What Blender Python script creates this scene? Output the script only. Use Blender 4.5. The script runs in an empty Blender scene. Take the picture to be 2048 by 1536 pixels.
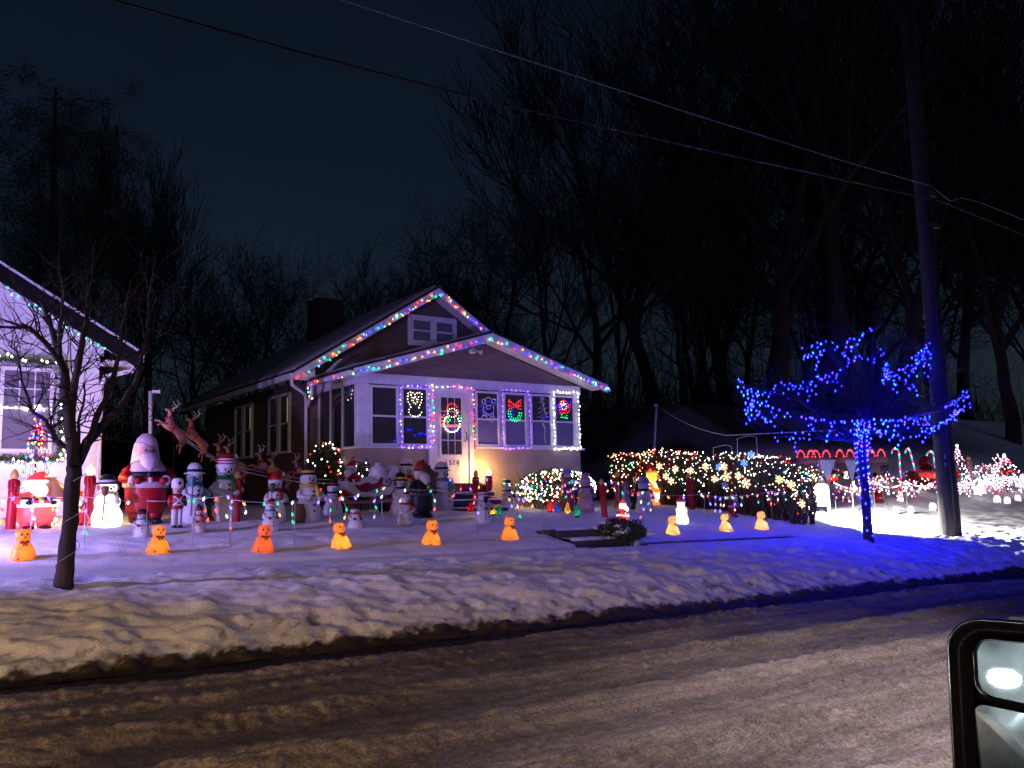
import bpy, math, random
import numpy as np
from mathutils import Vector, Matrix
R = math.radians
SC = bpy.context.scene
COL = SC.collection

# ------------------------------------------------------------------ camera
FPX = 1780.0
CAM = np.array([0.0, 0.0, 1.55])
_a, _p, _r = R(35.1), R(6.95), R(1.2)
CF = np.array([math.sin(_a)*math.cos(_p), math.cos(_a)*math.cos(_p), math.sin(_p)])
_r0 = np.array([math.cos(_a), -math.sin(_a), 0.0]); _u0 = np.cross(_r0, CF)
CR = _r0*math.cos(_r) - _u0*math.sin(_r)
CU = _u0*math.cos(_r) + _r0*math.sin(_r)
cd = bpy.data.cameras.new('camera'); co = bpy.data.objects.new('camera', cd); COL.objects.link(co)
co.matrix_world = Matrix(((CR[0], CU[0], -CF[0], CAM[0]), (CR[1], CU[1], -CF[1], CAM[1]),
                          (CR[2], CU[2], -CF[2], CAM[2]), (0, 0, 0, 1)))
cd.sensor_width = 36.0; cd.lens = FPX/2048*36.0; cd.clip_start = 0.05; cd.clip_end = 600
SC.camera = co

# ------------------------------------------------------------------ night sky, faint skylight, exposure
W = bpy.data.worlds.new('World'); SC.world = W; W.use_nodes = True
nt = W.node_tree; nt.nodes.clear()
sky = nt.nodes.new('ShaderNodeTexSky'); sky.sky_type = 'NISHITA'; sky.sun_disc = False
sky.sun_elevation = R(24); sky.sun_rotation = R(139); sky.dust_density = 0.6; sky.ozone_density = 2.5
mixn = nt.nodes.new('ShaderNodeMix'); mixn.data_type = 'RGBA'; mixn.blend_type = 'MULTIPLY'; mixn.inputs[0].default_value = 1.0
mixn.inputs[7].default_value = (0.72, 0.84, 1.0, 1)
bg = nt.nodes.new('ShaderNodeBackground'); bg.inputs[1].default_value = 0.0054
ow = nt.nodes.new('ShaderNodeOutputWorld')
wtc = nt.nodes.new('ShaderNodeTexCoord'); wn = nt.nodes.new('ShaderNodeTexNoise'); wn.inputs['Scale'].default_value = 2.2; wn.inputs['Detail'].default_value = 5   # faint night cloud
wr = nt.nodes.new('ShaderNodeMapRange'); wr.inputs['From Min'].default_value = .3; wr.inputs['From Max'].default_value = .7; wr.inputs['To Min'].default_value = .68; wr.inputs['To Max'].default_value = 1.18
mixc = nt.nodes.new('ShaderNodeMix'); mixc.data_type = 'RGBA'; mixc.blend_type = 'MULTIPLY'; mixc.inputs[0].default_value = 1.0
nt.links.new(wtc.outputs['Generated'], wn.inputs['Vector']); nt.links.new(wn.outputs[0], wr.inputs['Value']); nt.links.new(wr.outputs[0], mixc.inputs[7])
nt.links.new(sky.outputs[0], mixn.inputs[6]); nt.links.new(mixn.outputs[2], mixc.inputs[6]); nt.links.new(mixc.outputs[2], bg.inputs[0]); nt.links.new(bg.outputs[0], ow.inputs[0])
sl = bpy.data.lights.new('sun', 'SUN'); sl.energy = 0.06; sl.angle = R(12); sl.color = (0.42, 0.36, 1.0)
so = bpy.data.objects.new('sun', sl); COL.objects.link(so); so.rotation_euler = Vector((-.60, .68, -.42)).to_track_quat('-Z', 'Y').to_euler(); so.location = (0, -10, 30)
vs = SC.view_settings; vs.view_transform = 'Standard'; vs.look = 'None'; vs.exposure = 0; vs.gamma = 1; vs.use_curve_mapping = False
SC.display_settings.display_device = 'sRGB'
cy = SC.cycles
cy.use_denoising = True; cy.max_bounces = 5; cy.diffuse_bounces = 2; cy.glossy_bounces = 3; cy.transmission_bounces = 3
cy.sample_clamp_indirect = 3.0; cy.use_light_tree = True
SC.render.engine = 'CYCLES'

# ------------------------------------------------------------------ helpers
def ray(x, y):
    return CF + (x-1024)/FPX*CR - (y-768)/FPX*CU
def at_y(x, y, v):
    d = ray(x, y); return CAM + d*(v-CAM[1])/d[1]
def at_x(x, y, v):
    d = ray(x, y); return CAM + d*(v-CAM[0])/d[0]
def at_d(x, y, t):
    return CAM + ray(x, y)*t
def depth(p):
    return float((np.asarray(p)-CAM) @ CF)

def _hash(i, j, s):
    n = (i*374761393 + j*668265263 + s*1442695041) & 0xffffffff
    n = ((n ^ (n >> 13))*1274126177) & 0xffffffff
    return ((n ^ (n >> 16)) & 0xffff)/65535.0
def vnoise(x, y, s=0):
    x = np.asarray(x, float); y = np.asarray(y, float)
    xi = np.floor(x).astype(np.int64); yi = np.floor(y).astype(np.int64)
    fx = x-xi; fy = y-yi; fx = fx*fx*(3-2*fx); fy = fy*fy*(3-2*fy)
    a = _hash(xi, yi, s); b = _hash(xi+1, yi, s); c = _hash(xi, yi+1, s); d = _hash(xi+1, yi+1, s)
    return (a*(1-fx)+b*fx)*(1-fy)+(c*(1-fx)+d*fx)*fy
def fbm(x, y, s=0, o=4):
    t = 0; amp = 0.5
    for k in range(o):
        t = t+amp*vnoise(x*2**k+17.3*k, y*2**k-9.1*k, s+k); amp *= 0.5
    return t
def sstep(x, a, b):
    t = np.clip((x-a)/(b-a), 0, 1); return t*t*(3-2*t)

GY = [8.30, 8.44, 8.72, 9.05, 9.5, 10, 11, 11.9, 12.05, 12.7, 14, 15.2, 16, 17.2, 21, 25, 30, 45, 80, 120]
GZ = [-0.03, 0.03, 0.15, 0.29, 0.43, 0.53, 0.60, 0.64, 0.665, 0.785, 0.98, 1.13, 1.2, 1.27, 1.4, 1.5, 1.7, 2.9, 6, 8]
STEP_X0, STEP_X1, STEP_Y0, STEP_Y1 = 9.8, 11.1, 11.95, 13.25
def Hs(X, Y):
    """smooth ground height"""
    X = np.asarray(X, float); Y = np.asarray(Y, float)
    kerb = 8.42 + 0.0*X
    z = np.interp(Y, GY, GZ) - 0.015*(np.clip(X, -12, 32)-8)*np.where(Y > 17.5, np.maximum(0, 1-(Y-17.5)/15), 1)
    d = np.clip(Y-14.6, 0, 9.5)
    z = z + sstep(X, 18, 26)*(0.16*d+0.022*d*d)*np.where(Y > 30, np.maximum(.5, 1-(Y-30)/40), 1)
    return z
def on_ground(x, y, lo=4.0, hi=80.0):
    d = ray(x, y); t = lo; st = 0.08
    while t < hi:
        p = CAM+d*t
        if p[2] < Hs(p[0], p[1]): break
        t += st
    a, b = t-st, t
    for _ in range(18):
        m = (a+b)/2; p = CAM+d*m
        if p[2] < Hs(p[0], p[1]): b = m
        else: a = m
    return CAM+d*b

# ------------------------------------------------------------------ materials
MATS = {}
def _nt(name):
    m = bpy.data.materials.new(name); m.use_nodes = True; t = m.node_tree; t.nodes.clear()
    o = t.nodes.new('ShaderNodeOutputMaterial'); return m, t, o
def principled(name, c1, c2=None, rough=0.6, scale=8.0, bump=0.0, bscale=None, spec=0.4, metal=0.0, stretch=(1, 1, 1), detail=4, trans=0.0, coat=0.0, sss=0.0):
    key = (name,)
    if key in MATS: return MATS[key]
    m, t, o = _nt(name)
    b = t.nodes.new('ShaderNodeBsdfPrincipled')
    b.inputs['Roughness'].default_value = rough; b.inputs['Metallic'].default_value = metal
    b.inputs['Specular IOR Level'].default_value = spec
    if coat: b.inputs['Coat Weight'].default_value = coat
    if c2 is None: c2 = tuple(v*0.8 for v in c1)
    tc = t.nodes.new('ShaderNodeTexCoord'); mp = t.nodes.new('ShaderNodeMapping'); mp.inputs['Scale'].default_value = stretch
    t.links.new(tc.outputs['Object'], mp.inputs[0])
    n = t.nodes.new('ShaderNodeTexNoise'); n.inputs['Scale'].default_value = scale; n.inputs['Detail'].default_value = detail
    t.links.new(mp.outputs[0], n.inputs['Vector'])
    rp = t.nodes.new('ShaderNodeValToRGB'); rp.color_ramp.elements[0].position = 0.32; rp.color_ramp.elements[1].position = 0.68
    rp.color_ramp.elements[0].color = (*c1, 1); rp.color_ramp.elements[1].color = (*c2, 1)
    t.links.new(n.outputs[0], rp.inputs[0]); t.links.new(rp.outputs[0], b.inputs['Base Color'])
    if bump:
        n2 = t.nodes.new('ShaderNodeTexNoise'); n2.inputs['Scale'].default_value = bscale or scale*4; n2.inputs['Detail'].default_value = 5
        t.links.new(mp.outputs[0], n2.inputs['Vector'])
        bp = t.nodes.new('ShaderNodeBump'); bp.inputs['Strength'].default_value = bump; bp.inputs['Distance'].default_value = 0.02
        t.links.new(n2.outputs[0], bp.inputs['Height']); t.links.new(bp.outputs[0], b.inputs['Normal'])
    if trans:
        tr = t.nodes.new('ShaderNodeBsdfTranslucent'); t.links.new(rp.outputs[0], tr.inputs[0])
        mx = t.nodes.new('ShaderNodeMixShader'); mx.inputs[0].default_value = trans
        t.links.new(b.outputs[0], mx.inputs[1]); t.links.new(tr.outputs[0], mx.inputs[2]); t.links.new(mx.outputs[0], o.inputs[0])
    else:
        t.links.new(b.outputs[0], o.inputs[0])
    MATS[key] = m; return m
def plastic(c):
    """weathered blow-moulded plastic, lets an inner lamp glow through"""
    nm = 'plastic_%02x%02x%02x' % tuple(int(min(1, v)*255) for v in c)
    return principled(nm, c, tuple(v*0.86 for v in c), rough=0.42, scale=5, bump=0.08, bscale=14, trans=0.45)
def lit_plastic(c, e):
    nm = 'lit_plastic_%02x%02x%02x_%d' % (*[int(min(1, v)*255) for v in c], int(e*100))
    if nm in MATS: return MATS[nm]
    m = principled('src_'+nm, c, tuple(v*0.86 for v in c), rough=0.42, scale=5, bump=0.08, bscale=14, trans=0.45); t = m.node_tree
    out = [n for n in t.nodes if n.type == 'OUTPUT_MATERIAL'][0]; src = out.inputs[0].links[0].from_socket
    em = t.nodes.new('ShaderNodeEmission'); em.inputs[0].default_value = (*c, 1); em.inputs[1].default_value = e
    ad = t.nodes.new('ShaderNodeAddShader'); t.links.new(src, ad.inputs[0]); t.links.new(em.outputs[0], ad.inputs[1]); t.links.new(ad.outputs[0], out.inputs[0])
    m.name = nm; MATS[nm] = m; return m
def paint(c):
    nm = 'paint_%02x%02x%02x' % tuple(int(min(1, v)*255) for v in c)
    return principled(nm, c, tuple(v*0.82 for v in c), rough=0.5, scale=7, bump=0.05)
def glow(c, s):
    nm = 'glow_%02x%02x%02x_%d' % (*[int(min(1, v)*255) for v in c], int(s*10))
    if nm in MATS: return MATS[nm]
    m, t, o = _nt(nm); e = t.nodes.new('ShaderNodeEmission'); e.inputs[0].default_value = (*c, 1); e.inputs[1].default_value = s
    t.links.new(e.outputs[0], o.inputs[0]); MATS[nm] = m; return m

WHITE_TRIM = principled('white_trim_paint', (0.74, 0.74, 0.76), (0.6, 0.6, 0.63), rough=0.55, scale=6, bump=0.06)
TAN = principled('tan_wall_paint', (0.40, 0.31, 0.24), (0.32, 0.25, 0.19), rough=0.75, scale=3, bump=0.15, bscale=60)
GABLE_SHADED = principled('gable_board_shaded_tan', (0.21, 0.155, 0.125), (0.165, 0.12, 0.095), rough=0.75, scale=3, bump=0.15, bscale=40, stretch=(1, 1, 6))  # the wall's tan made darker, so shade on the porch gable is in the colour
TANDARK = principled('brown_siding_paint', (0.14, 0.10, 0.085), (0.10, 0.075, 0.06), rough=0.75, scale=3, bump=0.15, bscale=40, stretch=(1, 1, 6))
WHITESIDE = principled('white_siding_paint', (0.72, 0.72, 0.74), (0.62, 0.62, 0.66), rough=0.6, scale=3, bump=0.08, bscale=40, stretch=(.4, .4, 5))
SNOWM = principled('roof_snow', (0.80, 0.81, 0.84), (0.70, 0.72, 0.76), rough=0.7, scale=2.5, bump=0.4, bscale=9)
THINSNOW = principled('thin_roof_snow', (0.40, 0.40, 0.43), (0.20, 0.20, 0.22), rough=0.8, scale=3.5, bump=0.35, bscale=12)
SHINGLE = principled('dark_shingle', (0.035, 0.035, 0.04), (0.02, 0.02, 0.025), rough=0.85, scale=14, bump=0.4)
BARK = principled('dark_bark', (0.05, 0.037, 0.028), (0.026, 0.02, 0.016), rough=0.9, scale=10, bump=0.8, bscale=26, stretch=(1, 1, .25))
TWIG = principled('twig_bark', (0.035, 0.027, 0.021), (0.02, 0.016, 0.012), rough=0.9, scale=12, bump=0.3)
POLEWOOD = principled('weathered_pole_wood', (0.045, 0.038, 0.032), (0.02, 0.017, 0.014), rough=0.9, scale=9, bump=0.7, bscale=30, stretch=(1, 1, .08))
LEAFG = principled('evergreen_leaf', (0.05, 0.075, 0.025), (0.03, 0.05, 0.02), rough=0.7, scale=9)
DARKWIRE = principled('dark_wire_rubber', (0.012, 0.014, 0.013), rough=0.6)
GREYWIRE = principled('grey_wire', (0.35, 0.34, 0.32), rough=0.6)
WHITEWIRE = principled('white_wire', (0.7, 0.7, 0.7), rough=0.5)
GREENWIRE = principled('green_wire', (0.02, 0.06, 0.03), rough=0.5)
STEELW = principled('galvanised_steel', (0.42, 0.42, 0.43), rough=0.45, metal=0.7)
BLACKP = principled('black_gloss_plastic', (0.012, 0.012, 0.013), (0.009, 0.009, 0.01), rough=0.28, scale=30)
CONCRETE = principled('dark_wet_concrete', (0.06, 0.055, 0.05), (0.03, 0.028, 0.026), rough=0.8, scale=7, bump=0.5)
def glassmat(name, col, rough=0.03, spec=0.6):
    if name in MATS: return MATS[name]
    m, t, o = _nt(name); b = t.nodes.new('ShaderNodeBsdfPrincipled')
    n = t.nodes.new('ShaderNodeTexNoise'); n.inputs['Scale'].default_value = 1.3
    rp = t.nodes.new('ShaderNodeValToRGB'); rp.color_ramp.elements[0].color = (*col, 1); rp.color_ramp.elements[1].color = (*[v*1.7 for v in col], 1)
    tc = t.nodes.new('ShaderNodeTexCoord'); t.links.new(tc.outputs['Object'], n.inputs[0])
    t.links.new(n.outputs[0], rp.inputs[0]); t.links.new(rp.outputs[0], b.inputs['Base Color'])
    b.inputs['Roughness'].default_value = rough; b.inputs['Specular IOR Level'].default_value = spec
    t.links.new(b.outputs[0], o.inputs[0]); MATS[name] = m; return m
PANE = glassmat('dark_window_glass', (0.03, 0.028, 0.034), rough=0.02, spec=0.75)
PANEL = glassmat('screened_window_glass', (0.10, 0.095, 0.12), rough=0.25, spec=0.4)

# ------------------------------------------------------------------ mesh builder
class MB:
    def __init__(s): s.v = []; s.f = []; s.m = []; s.cur = 0
    def add(s, vs, fs):
        o = len(s.v); s.v.extend([tuple(map(float, p)) for p in vs])
        for f in fs: s.f.append(tuple(o+i for i in f)); s.m.append(s.cur)
        return s
    def mat(s, i): s.cur = i; return s
    def lathe(s, prof, n=16, c=(0, 0, 0), sx=1, sy=1, rot=None, cap0=True, cap1=True):
        vs = []; fs = []; k = len(prof)
        for (r, z) in prof:
            for j in range(n):
                a = 2*math.pi*j/n; p = Vector((r*sx*math.cos(a), r*sy*math.sin(a), z))
                if rot is not None: p = rot @ p
                vs.append((p[0]+c[0], p[1]+c[1], p[2]+c[2]))
        for i in range(k-1):
            for j in range(n):
                a, b = i*n+j, i*n+(j+1) % n; fs.append((a, b, b+n, a+n))
        if cap0 and prof[0][0] > 1e-6: fs.append(tuple(range(n-1, -1, -1)))
        if cap1 and prof[-1][0] > 1e-6: fs.append(tuple((k-1)*n+j for j in range(n)))
        return s.add(vs, fs)
    def ell(s, c, r, nu=14, nv=8, rot=None):
        if not hasattr(r, '__len__'): r = (r, r, r)
        pr = [(math.sin(math.pi*i/nv), -math.cos(math.pi*i/nv)) for i in range(nv+1)]
        vs = []; fs = []
        vs.append(Vector((0, 0, -r[2])))
        for i in range(1, nv):
            for j in range(nu):
                a = 2*math.pi*j/nu; vs.append(Vector((r[0]*pr[i][0]*math.cos(a), r[1]*pr[i][0]*math.sin(a), r[2]*pr[i][1])))
        vs.append(Vector((0, 0, r[2])))
        for j in range(nu):
            fs.append((0, 1+(j+1) % nu, 1+j)); b = 1+(nv-2)*nu; fs.append((b+j, b+(j+1) % nu, len(vs)-1))
        for i in range(nv-2):
            for j in range(nu):
                a, b = 1+i*nu+j, 1+i*nu+(j+1) % nu; fs.append((a, b, b+nu, a+nu))
        if rot is not None: vs = [rot @ p for p in vs]
        return s.add([(p[0]+c[0], p[1]+c[1], p[2]+c[2]) for p in vs], fs)
    def tube(s, pts, rad, n=6, closed=False):
        pts = [Vector(p) for p in pts]; k = len(pts)
        if not hasattr(rad, '__len__'): rad = [rad]*k
        vs = []; fs = []
        up = Vector((0, 0, 1)); prev = None
        for i, p in enumerate(pts):
            t = (pts[min(i+1, k-1)]-pts[max(i-1, 0)])
            if closed: t = pts[(i+1) % k]-pts[i-1]
            if t.length < 1e-9: t = Vector((0, 0, 1))
            t.normalize()
            if prev is None:
                x = t.cross(up if abs(t.z) < .95 else Vector((0, 1, 0)))
            else:
                x = prev - t*prev.dot(t)
                if x.length < 1e-6: x = t.cross(up)
            x.normalize(); prev = x; y = t.cross(x)
            for j in range(n):
                a = 2*math.pi*j/n; vs.append(p+(x*math.cos(a)+y*math.sin(a))*rad[i])
        for i in range(k if closed else k-1):
            for j in range(n):
                a, b = i*n+j, i*n+(j+1) % n; c = ((i+1) % k)*n
                fs.append((a, b, c+(j+1) % n, c+j))
        if not closed:
            fs.append(tuple(range(n-1, -1, -1))); fs.append(tuple((k-1)*n+j for j in range(n)))
        return s.add(vs, fs)
    def box(s, lo, hi):
        x0, y0, z0 = lo; x1, y1, z1 = hi
        vs = [(x0, y0, z0), (x1, y0, z0), (x1, y1, z0), (x0, y1, z0), (x0, y0, z1), (x1, y0, z1), (x1, y1, z1), (x0, y1, z1)]
        return s.add(vs, [(3, 2, 1, 0), (4, 5, 6, 7), (0, 1, 5, 4), (1, 2, 6, 5), (2, 3, 7, 6), (3, 0, 4, 7)])
    def prism(s, poly, ext):
        n = len(poly); e = Vector(ext); a = [Vector(p) for p in poly]
        vs = a+[p+e for p in a]
        fs = [tuple(range(n-1, -1, -1)), tuple(range(n, 2*n))]
        for i in range(n): j = (i+1) % n; fs.append((i, j, n+j, n+i))
        return s.add(vs, fs)
    def sculpt(s, bumps):
        """push the surface outwards in soft lumps: (centre, radius, height)"""
        out = []
        for p in s.v:
            p = Vector(p); q = p.copy()
            for c, r, h in bumps:
                d = (p-Vector(c)).length/r
                if d < 1.6: n = Vector((p.x, p.y, 0)); n = n.normalized() if n.length > 1e-4 else n; q += n*h*math.exp(-2.2*d*d)
            out.append(tuple(q))
        s.v = out; return s
    def mesh(s, name, mats, smooth=True):
        me = bpy.data.meshes.new(name); me.from_pydata(s.v, [], s.f); me.validate()
        for m in (mats if isinstance(mats, (list, tuple)) else [mats]): me.materials.append(m)
        if len(me.polygons) == len(s.m): me.polygons.foreach_set('material_index', s.m)
        me.polygons.foreach_set('use_smooth', [smooth]*len(me.polygons)); me.update()
        return me
    def build(s, name, mats, parent=None, smooth=True, kind=None):
        return link(name, s.mesh(name, mats, smooth), parent, kind)
def link(name, me, parent=None, kind=None):
    o = bpy.data.objects.new(name, me); COL.objects.link(o)
    if parent is not None: o.parent = parent
    if kind: o['kind'] = kind
    return o
def tag(o, label, cat, group=None):
    o['label'] = label; o['category'] = cat
    if group: o['group'] = group
    return o
def thing(name, label, cat, loc=(0, 0, 0), rz=0.0, group=None, sc=1.0):
    o = bpy.data.objects.new(name, None); COL.objects.link(o); o.empty_display_size = 0.1
    o.location = loc; o.rotation_euler = (0, 0, rz)
    o.scale = (sc, sc, sc) if not hasattr(sc, '__len__') else sc
    return tag(o, label, cat, group)
def lamp(parent, loc, watts, col, rad=0.03):
    l = bpy.data.lights.new('lamp_bulb', 'POINT'); l.energy = watts; l.color = col; l.shadow_soft_size = rad
    o = bpy.data.objects.new('lamp_bulb', l); COL.objects.link(o); o.parent = parent; o.location = loc; return o
def copy_tree(o, loc, rz=0, sc=None, label=None):
    r = o.copy(); COL.objects.link(r); r.location = loc; r.rotation_euler = (0, 0, rz)
    if sc is not None: r.scale = (sc, sc, sc) if not hasattr(sc, '__len__') else sc
    if label: r['label'] = label
    for ch in list(o.children):
        c = ch.copy(); COL.objects.link(c); c.parent = r
        for g in ch.children:
            d = g.copy(); COL.objects.link(d); d.parent = c
    return r
def grid_mesh(name, xs, ys, Z, mats, attr=None):
    nx, ny = len(xs), len(ys); X, Y = np.meshgrid(xs, ys)
    co_ = np.stack([X, Y, Z], -1).reshape(-1, 3).astype(np.float32)
    i = np.arange(nx*ny).reshape(ny, nx)
    q = np.stack([i[:-1, :-1], i[:-1, 1:], i[1:, 1:], i[1:, :-1]], -1).reshape(-1, 4)
    me = bpy.data.meshes.new(name); me.vertices.add(len(co_)); me.vertices.foreach_set('co', co_.ravel())
    me.loops.add(q.size); me.loops.foreach_set('vertex_index', q.ravel().astype(np.int32))
    me.polygons.add(len(q)); me.polygons.foreach_set('loop_start', np.arange(0, q.size, 4, dtype=np.int32))
    me.polygons.foreach_set('use_smooth', np.ones(len(q), dtype=bool))
    me.update(calc_edges=True)
    for m in mats: me.materials.append(m)
    for k, v in (attr or {}).items():
        a = me.attributes.new(k, 'FLOAT', 'POINT'); a.data.foreach_set('value', v.reshape(-1).astype(np.float32))
    return link(name, me, None, 'structure')
def spaced(*segs):
    out = []
    for a, b, st in segs: out.append(np.arange(a, b-1e-6, st))
    out.append(np.array([segs[-1][1]])); return np.concatenate(out)
# ------------------------------------------------------------------ lights out of view, some of them added as fill
def street_lamp(loc, label, watts, col, cone=150, aim=(.2, .14, -1), blend=.5, arm=(1.2, 1.55)):
    ax_, ay_ = arm
    t = thing('street_lamp', label, 'street lamp', loc)
    MB().tube([(0, 0, 0), (0, 0, 3), (0, 0, 7.6)], [.11, .09, .06], 10).build('post', STEELW, t)
    MB().tube([(0, 0, 7.5), (ax_*.25, ay_*.25, 7.9), (ax_*.85, ay_*.85, 8.0)], [.045, .04, .035], 8).build('arm', STEELW, t)
    MB().ell((ax_, ay_, 8.02), (.24, .32, .10)).build('lamp_head', STEELW, t)
    MB().ell((ax_, ay_, 7.955), (.18, .25, .07)).build('lens', glow((1, .66, .3), 4), t)
    l = bpy.data.lights.new('lamp_bulb', 'SPOT'); l.energy = watts; l.color = col; l.spot_size = R(cone); l.spot_blend = blend; l.shadow_soft_size = .15
    o = bpy.data.objects.new('lamp_bulb', l); COL.objects.link(o); o.parent = t; o.location = (ax_, ay_, 7.85)
    o.rotation_euler = Vector(aim).to_track_quat('-Z', 'Y').to_euler()
    return t
street_lamp((-7.0, -7.5, -0.05), 'tall street lamp with a warm lit head across the road', 3600, (1, .62, .33), 46, (9.8, 15, -7.5), 1.0)
street_lamp((6.6, -4.6, -0.1), 'unseen added street lamp with a pinkish lit head on a long arm over the road', 5000, (1, .81, .78), 80, (.2, .7, -7.8), .9, (.5, 5.0))  # unseen lamp, added to brighten the near right part of the road
def yard_flood(loc, target, watts, col, size, label, blend=.6):
    t = thing('floodlight', label, 'floodlight', loc)
    d = (Vector(target)-Vector(loc)); rz = math.atan2(d.y, d.x)-math.pi/2; pt = math.atan2(d.z, math.hypot(d.x, d.y))
    t.rotation_euler = (0, 0, rz)
    MB().tube([(0, 0, -.45), (0, 0, 0)], .012, 6).build('stake', BLACKP, t)
    MB().box((-.1, -.05, 0), (.1, .02, .15)).build('housing', BLACKP, t, False)
    MB().box((-.085, .021, .015), (.085, .026, .135)).build('lens', glow(col, 6), t, False)
    l = bpy.data.lights.new('lamp_bulb', 'SPOT'); l.energy = watts; l.color = col; l.spot_size = R(size); l.spot_blend = blend; l.shadow_soft_size = .07
    o = bpy.data.objects.new('lamp_bulb', l); COL.objects.link(o); o.parent = t; o.location = (0, .05, .08)
    o.rotation_euler = (math.pi/2+pt, 0, 0)
    return t
yard_flood((-0.6, 12.6, 1.25), (3.5, 16.5, 2.3), 1700, (.42, .29, 1.0), 125, 'small black floodlight throwing violet light on the white house')
yard_flood((-3.2, 11.0, 3.2), (8.5, 13.0, .8), 1800, (.38, .30, 1.0), 62, 'unseen added floodlight throwing violet light along the lawn')  # added fill lamp that gives the lawn its violet cast

yard_flood((5.0, -9.0, 3.5), (10.0, 17, 4.6), 1150, (.42, .35, 1.0), 32, 'unseen violet floodlight added across the street', .7)  # made-up fill lamp, out of view, for violet light on the house front

# ------------------------------------------------------------------ road
def snow_material(name, cols, grain=(.9, 1.1), streak=(.95, 1.05)):
    m, t, o = _nt(name); b = t.nodes.new('ShaderNodeBsdfPrincipled'); b.inputs['Roughness'].default_value = .75; b.inputs['Specular IOR Level'].default_value = .3
    tc = t.nodes.new('ShaderNodeTexCoord')
    def noise(sc, st=(1, 1, 1), det=6):
        mp = t.nodes.new('ShaderNodeMapping'); mp.inputs['Scale'].default_value = st; t.links.new(tc.outputs['Object'], mp.inputs[0])
        n = t.nodes.new('ShaderNodeTexNoise'); n.inputs['Scale'].default_value = sc; n.inputs['Detail'].default_value = det; n.inputs['Roughness'].default_value = .65
        t.links.new(mp.outputs[0], n.inputs['Vector']); return n.outputs[0]
    def ramp(v, a, b_, p0=.35, p1=.65):
        r = t.nodes.new('ShaderNodeValToRGB'); r.color_ramp.elements[0].color = (*a, 1); r.color_ramp.elements[1].color = (*b_, 1)
        r.color_ramp.elements[0].position = p0; r.color_ramp.elements[1].position = p1; t.links.new(v, r.inputs[0]); return r.outputs[0]
    def mix(f, a, b_):
        x = t.nodes.new('ShaderNodeMix'); x.data_type = 'RGBA'; t.links.new(f, x.inputs[0]); t.links.new(a, x.inputs[6]); t.links.new(b_, x.inputs[7]); return x.outputs[2]
    clean = ramp(noise(3.0), cols[0], cols[1])
    dirty = ramp(noise(14.0, (.35, 1, 1)), cols[2], cols[3], .3, .7)
    at = t.nodes.new('ShaderNodeAttribute'); at.attribute_name = 'dirt_dark'
    # break the dirt edge up with fine noise
    ad = t.nodes.new('ShaderNodeMath'); ad.operation = 'MULTIPLY_ADD'; t.links.new(noise(22, det=8), ad.inputs[0]); ad.inputs[1].default_value = 1.1; ad.inputs[2].default_value = -.55
    sm = t.nodes.new('ShaderNodeMath'); sm.operation = 'MULTIPLY'; t.links.new(ad.outputs[0], sm.inputs[0])
    k = t.nodes.new('ShaderNodeMath'); k.operation = 'SUBTRACT'; k.inputs[0].default_value = 1.15; t.links.new(at.outputs['Fac'], k.inputs[1]); t.links.new(k.outputs[0], sm.inputs[1])
    s2 = t.nodes.new('ShaderNodeMath'); s2.operation = 'ADD'; s2.use_clamp = True; t.links.new(at.outputs['Fac'], s2.inputs[0]); t.links.new(sm.outputs[0], s2.inputs[1])
    at2 = t.nodes.new('ShaderNodeMath'); at2.operation = 'GREATER_THAN'; at2.inputs[1].default_value = .004; t.links.new(at.outputs['Fac'], at2.inputs[0])
    s3 = t.nodes.new('ShaderNodeMath'); s3.operation = 'MULTIPLY'; t.links.new(s2.outputs[0], s3.inputs[0]); t.links.new(at2.outputs[0], s3.inputs[1])
    def mulr(col, v, lo, hi):
        r = t.nodes.new('ShaderNodeMapRange'); r.inputs['From Min'].default_value = .32; r.inputs['From Max'].default_value = .68; r.inputs['To Min'].default_value = lo; r.inputs['To Max'].default_value = hi; t.links.new(v, r.inputs['Value'])
        x = t.nodes.new('ShaderNodeMix'); x.data_type = 'RGBA'; x.blend_type = 'MULTIPLY'; x.inputs[0].default_value = 1; t.links.new(col, x.inputs[6]); t.links.new(r.outputs[0], x.inputs[7]); return x.outputs[2]
    c_ = mulr(mix(s3.outputs[0], clean, dirty), noise(55, det=3), *grain); c_ = mulr(c_, noise(9, (.12, 1, 1), 5), *streak)
    t.links.new(c_, b.inputs['Base Color'])
    bp = t.nodes.new('ShaderNodeBump'); bp.inputs['Strength'].default_value = .6; bp.inputs['Distance'].default_value = .02
    t.links.new(noise(30, det=8), bp.inputs['Height']); t.links.new(bp.outputs[0], b.inputs['Normal'])
    t.links.new(b.outputs[0], o.inputs[0]); return m
SLUSH = snow_material('road_slush', ((.28, .25, .24), (.19, .17, .16), (.055, .046, .04), (.022, .019, .017)), (.5, 1.6), (.65, 1.4))
SNOW = snow_material('ground_snow', ((.83, .84, .87), (.74, .75, .79), (.06, .045, .028), (.02, .016, .011)))

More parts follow.
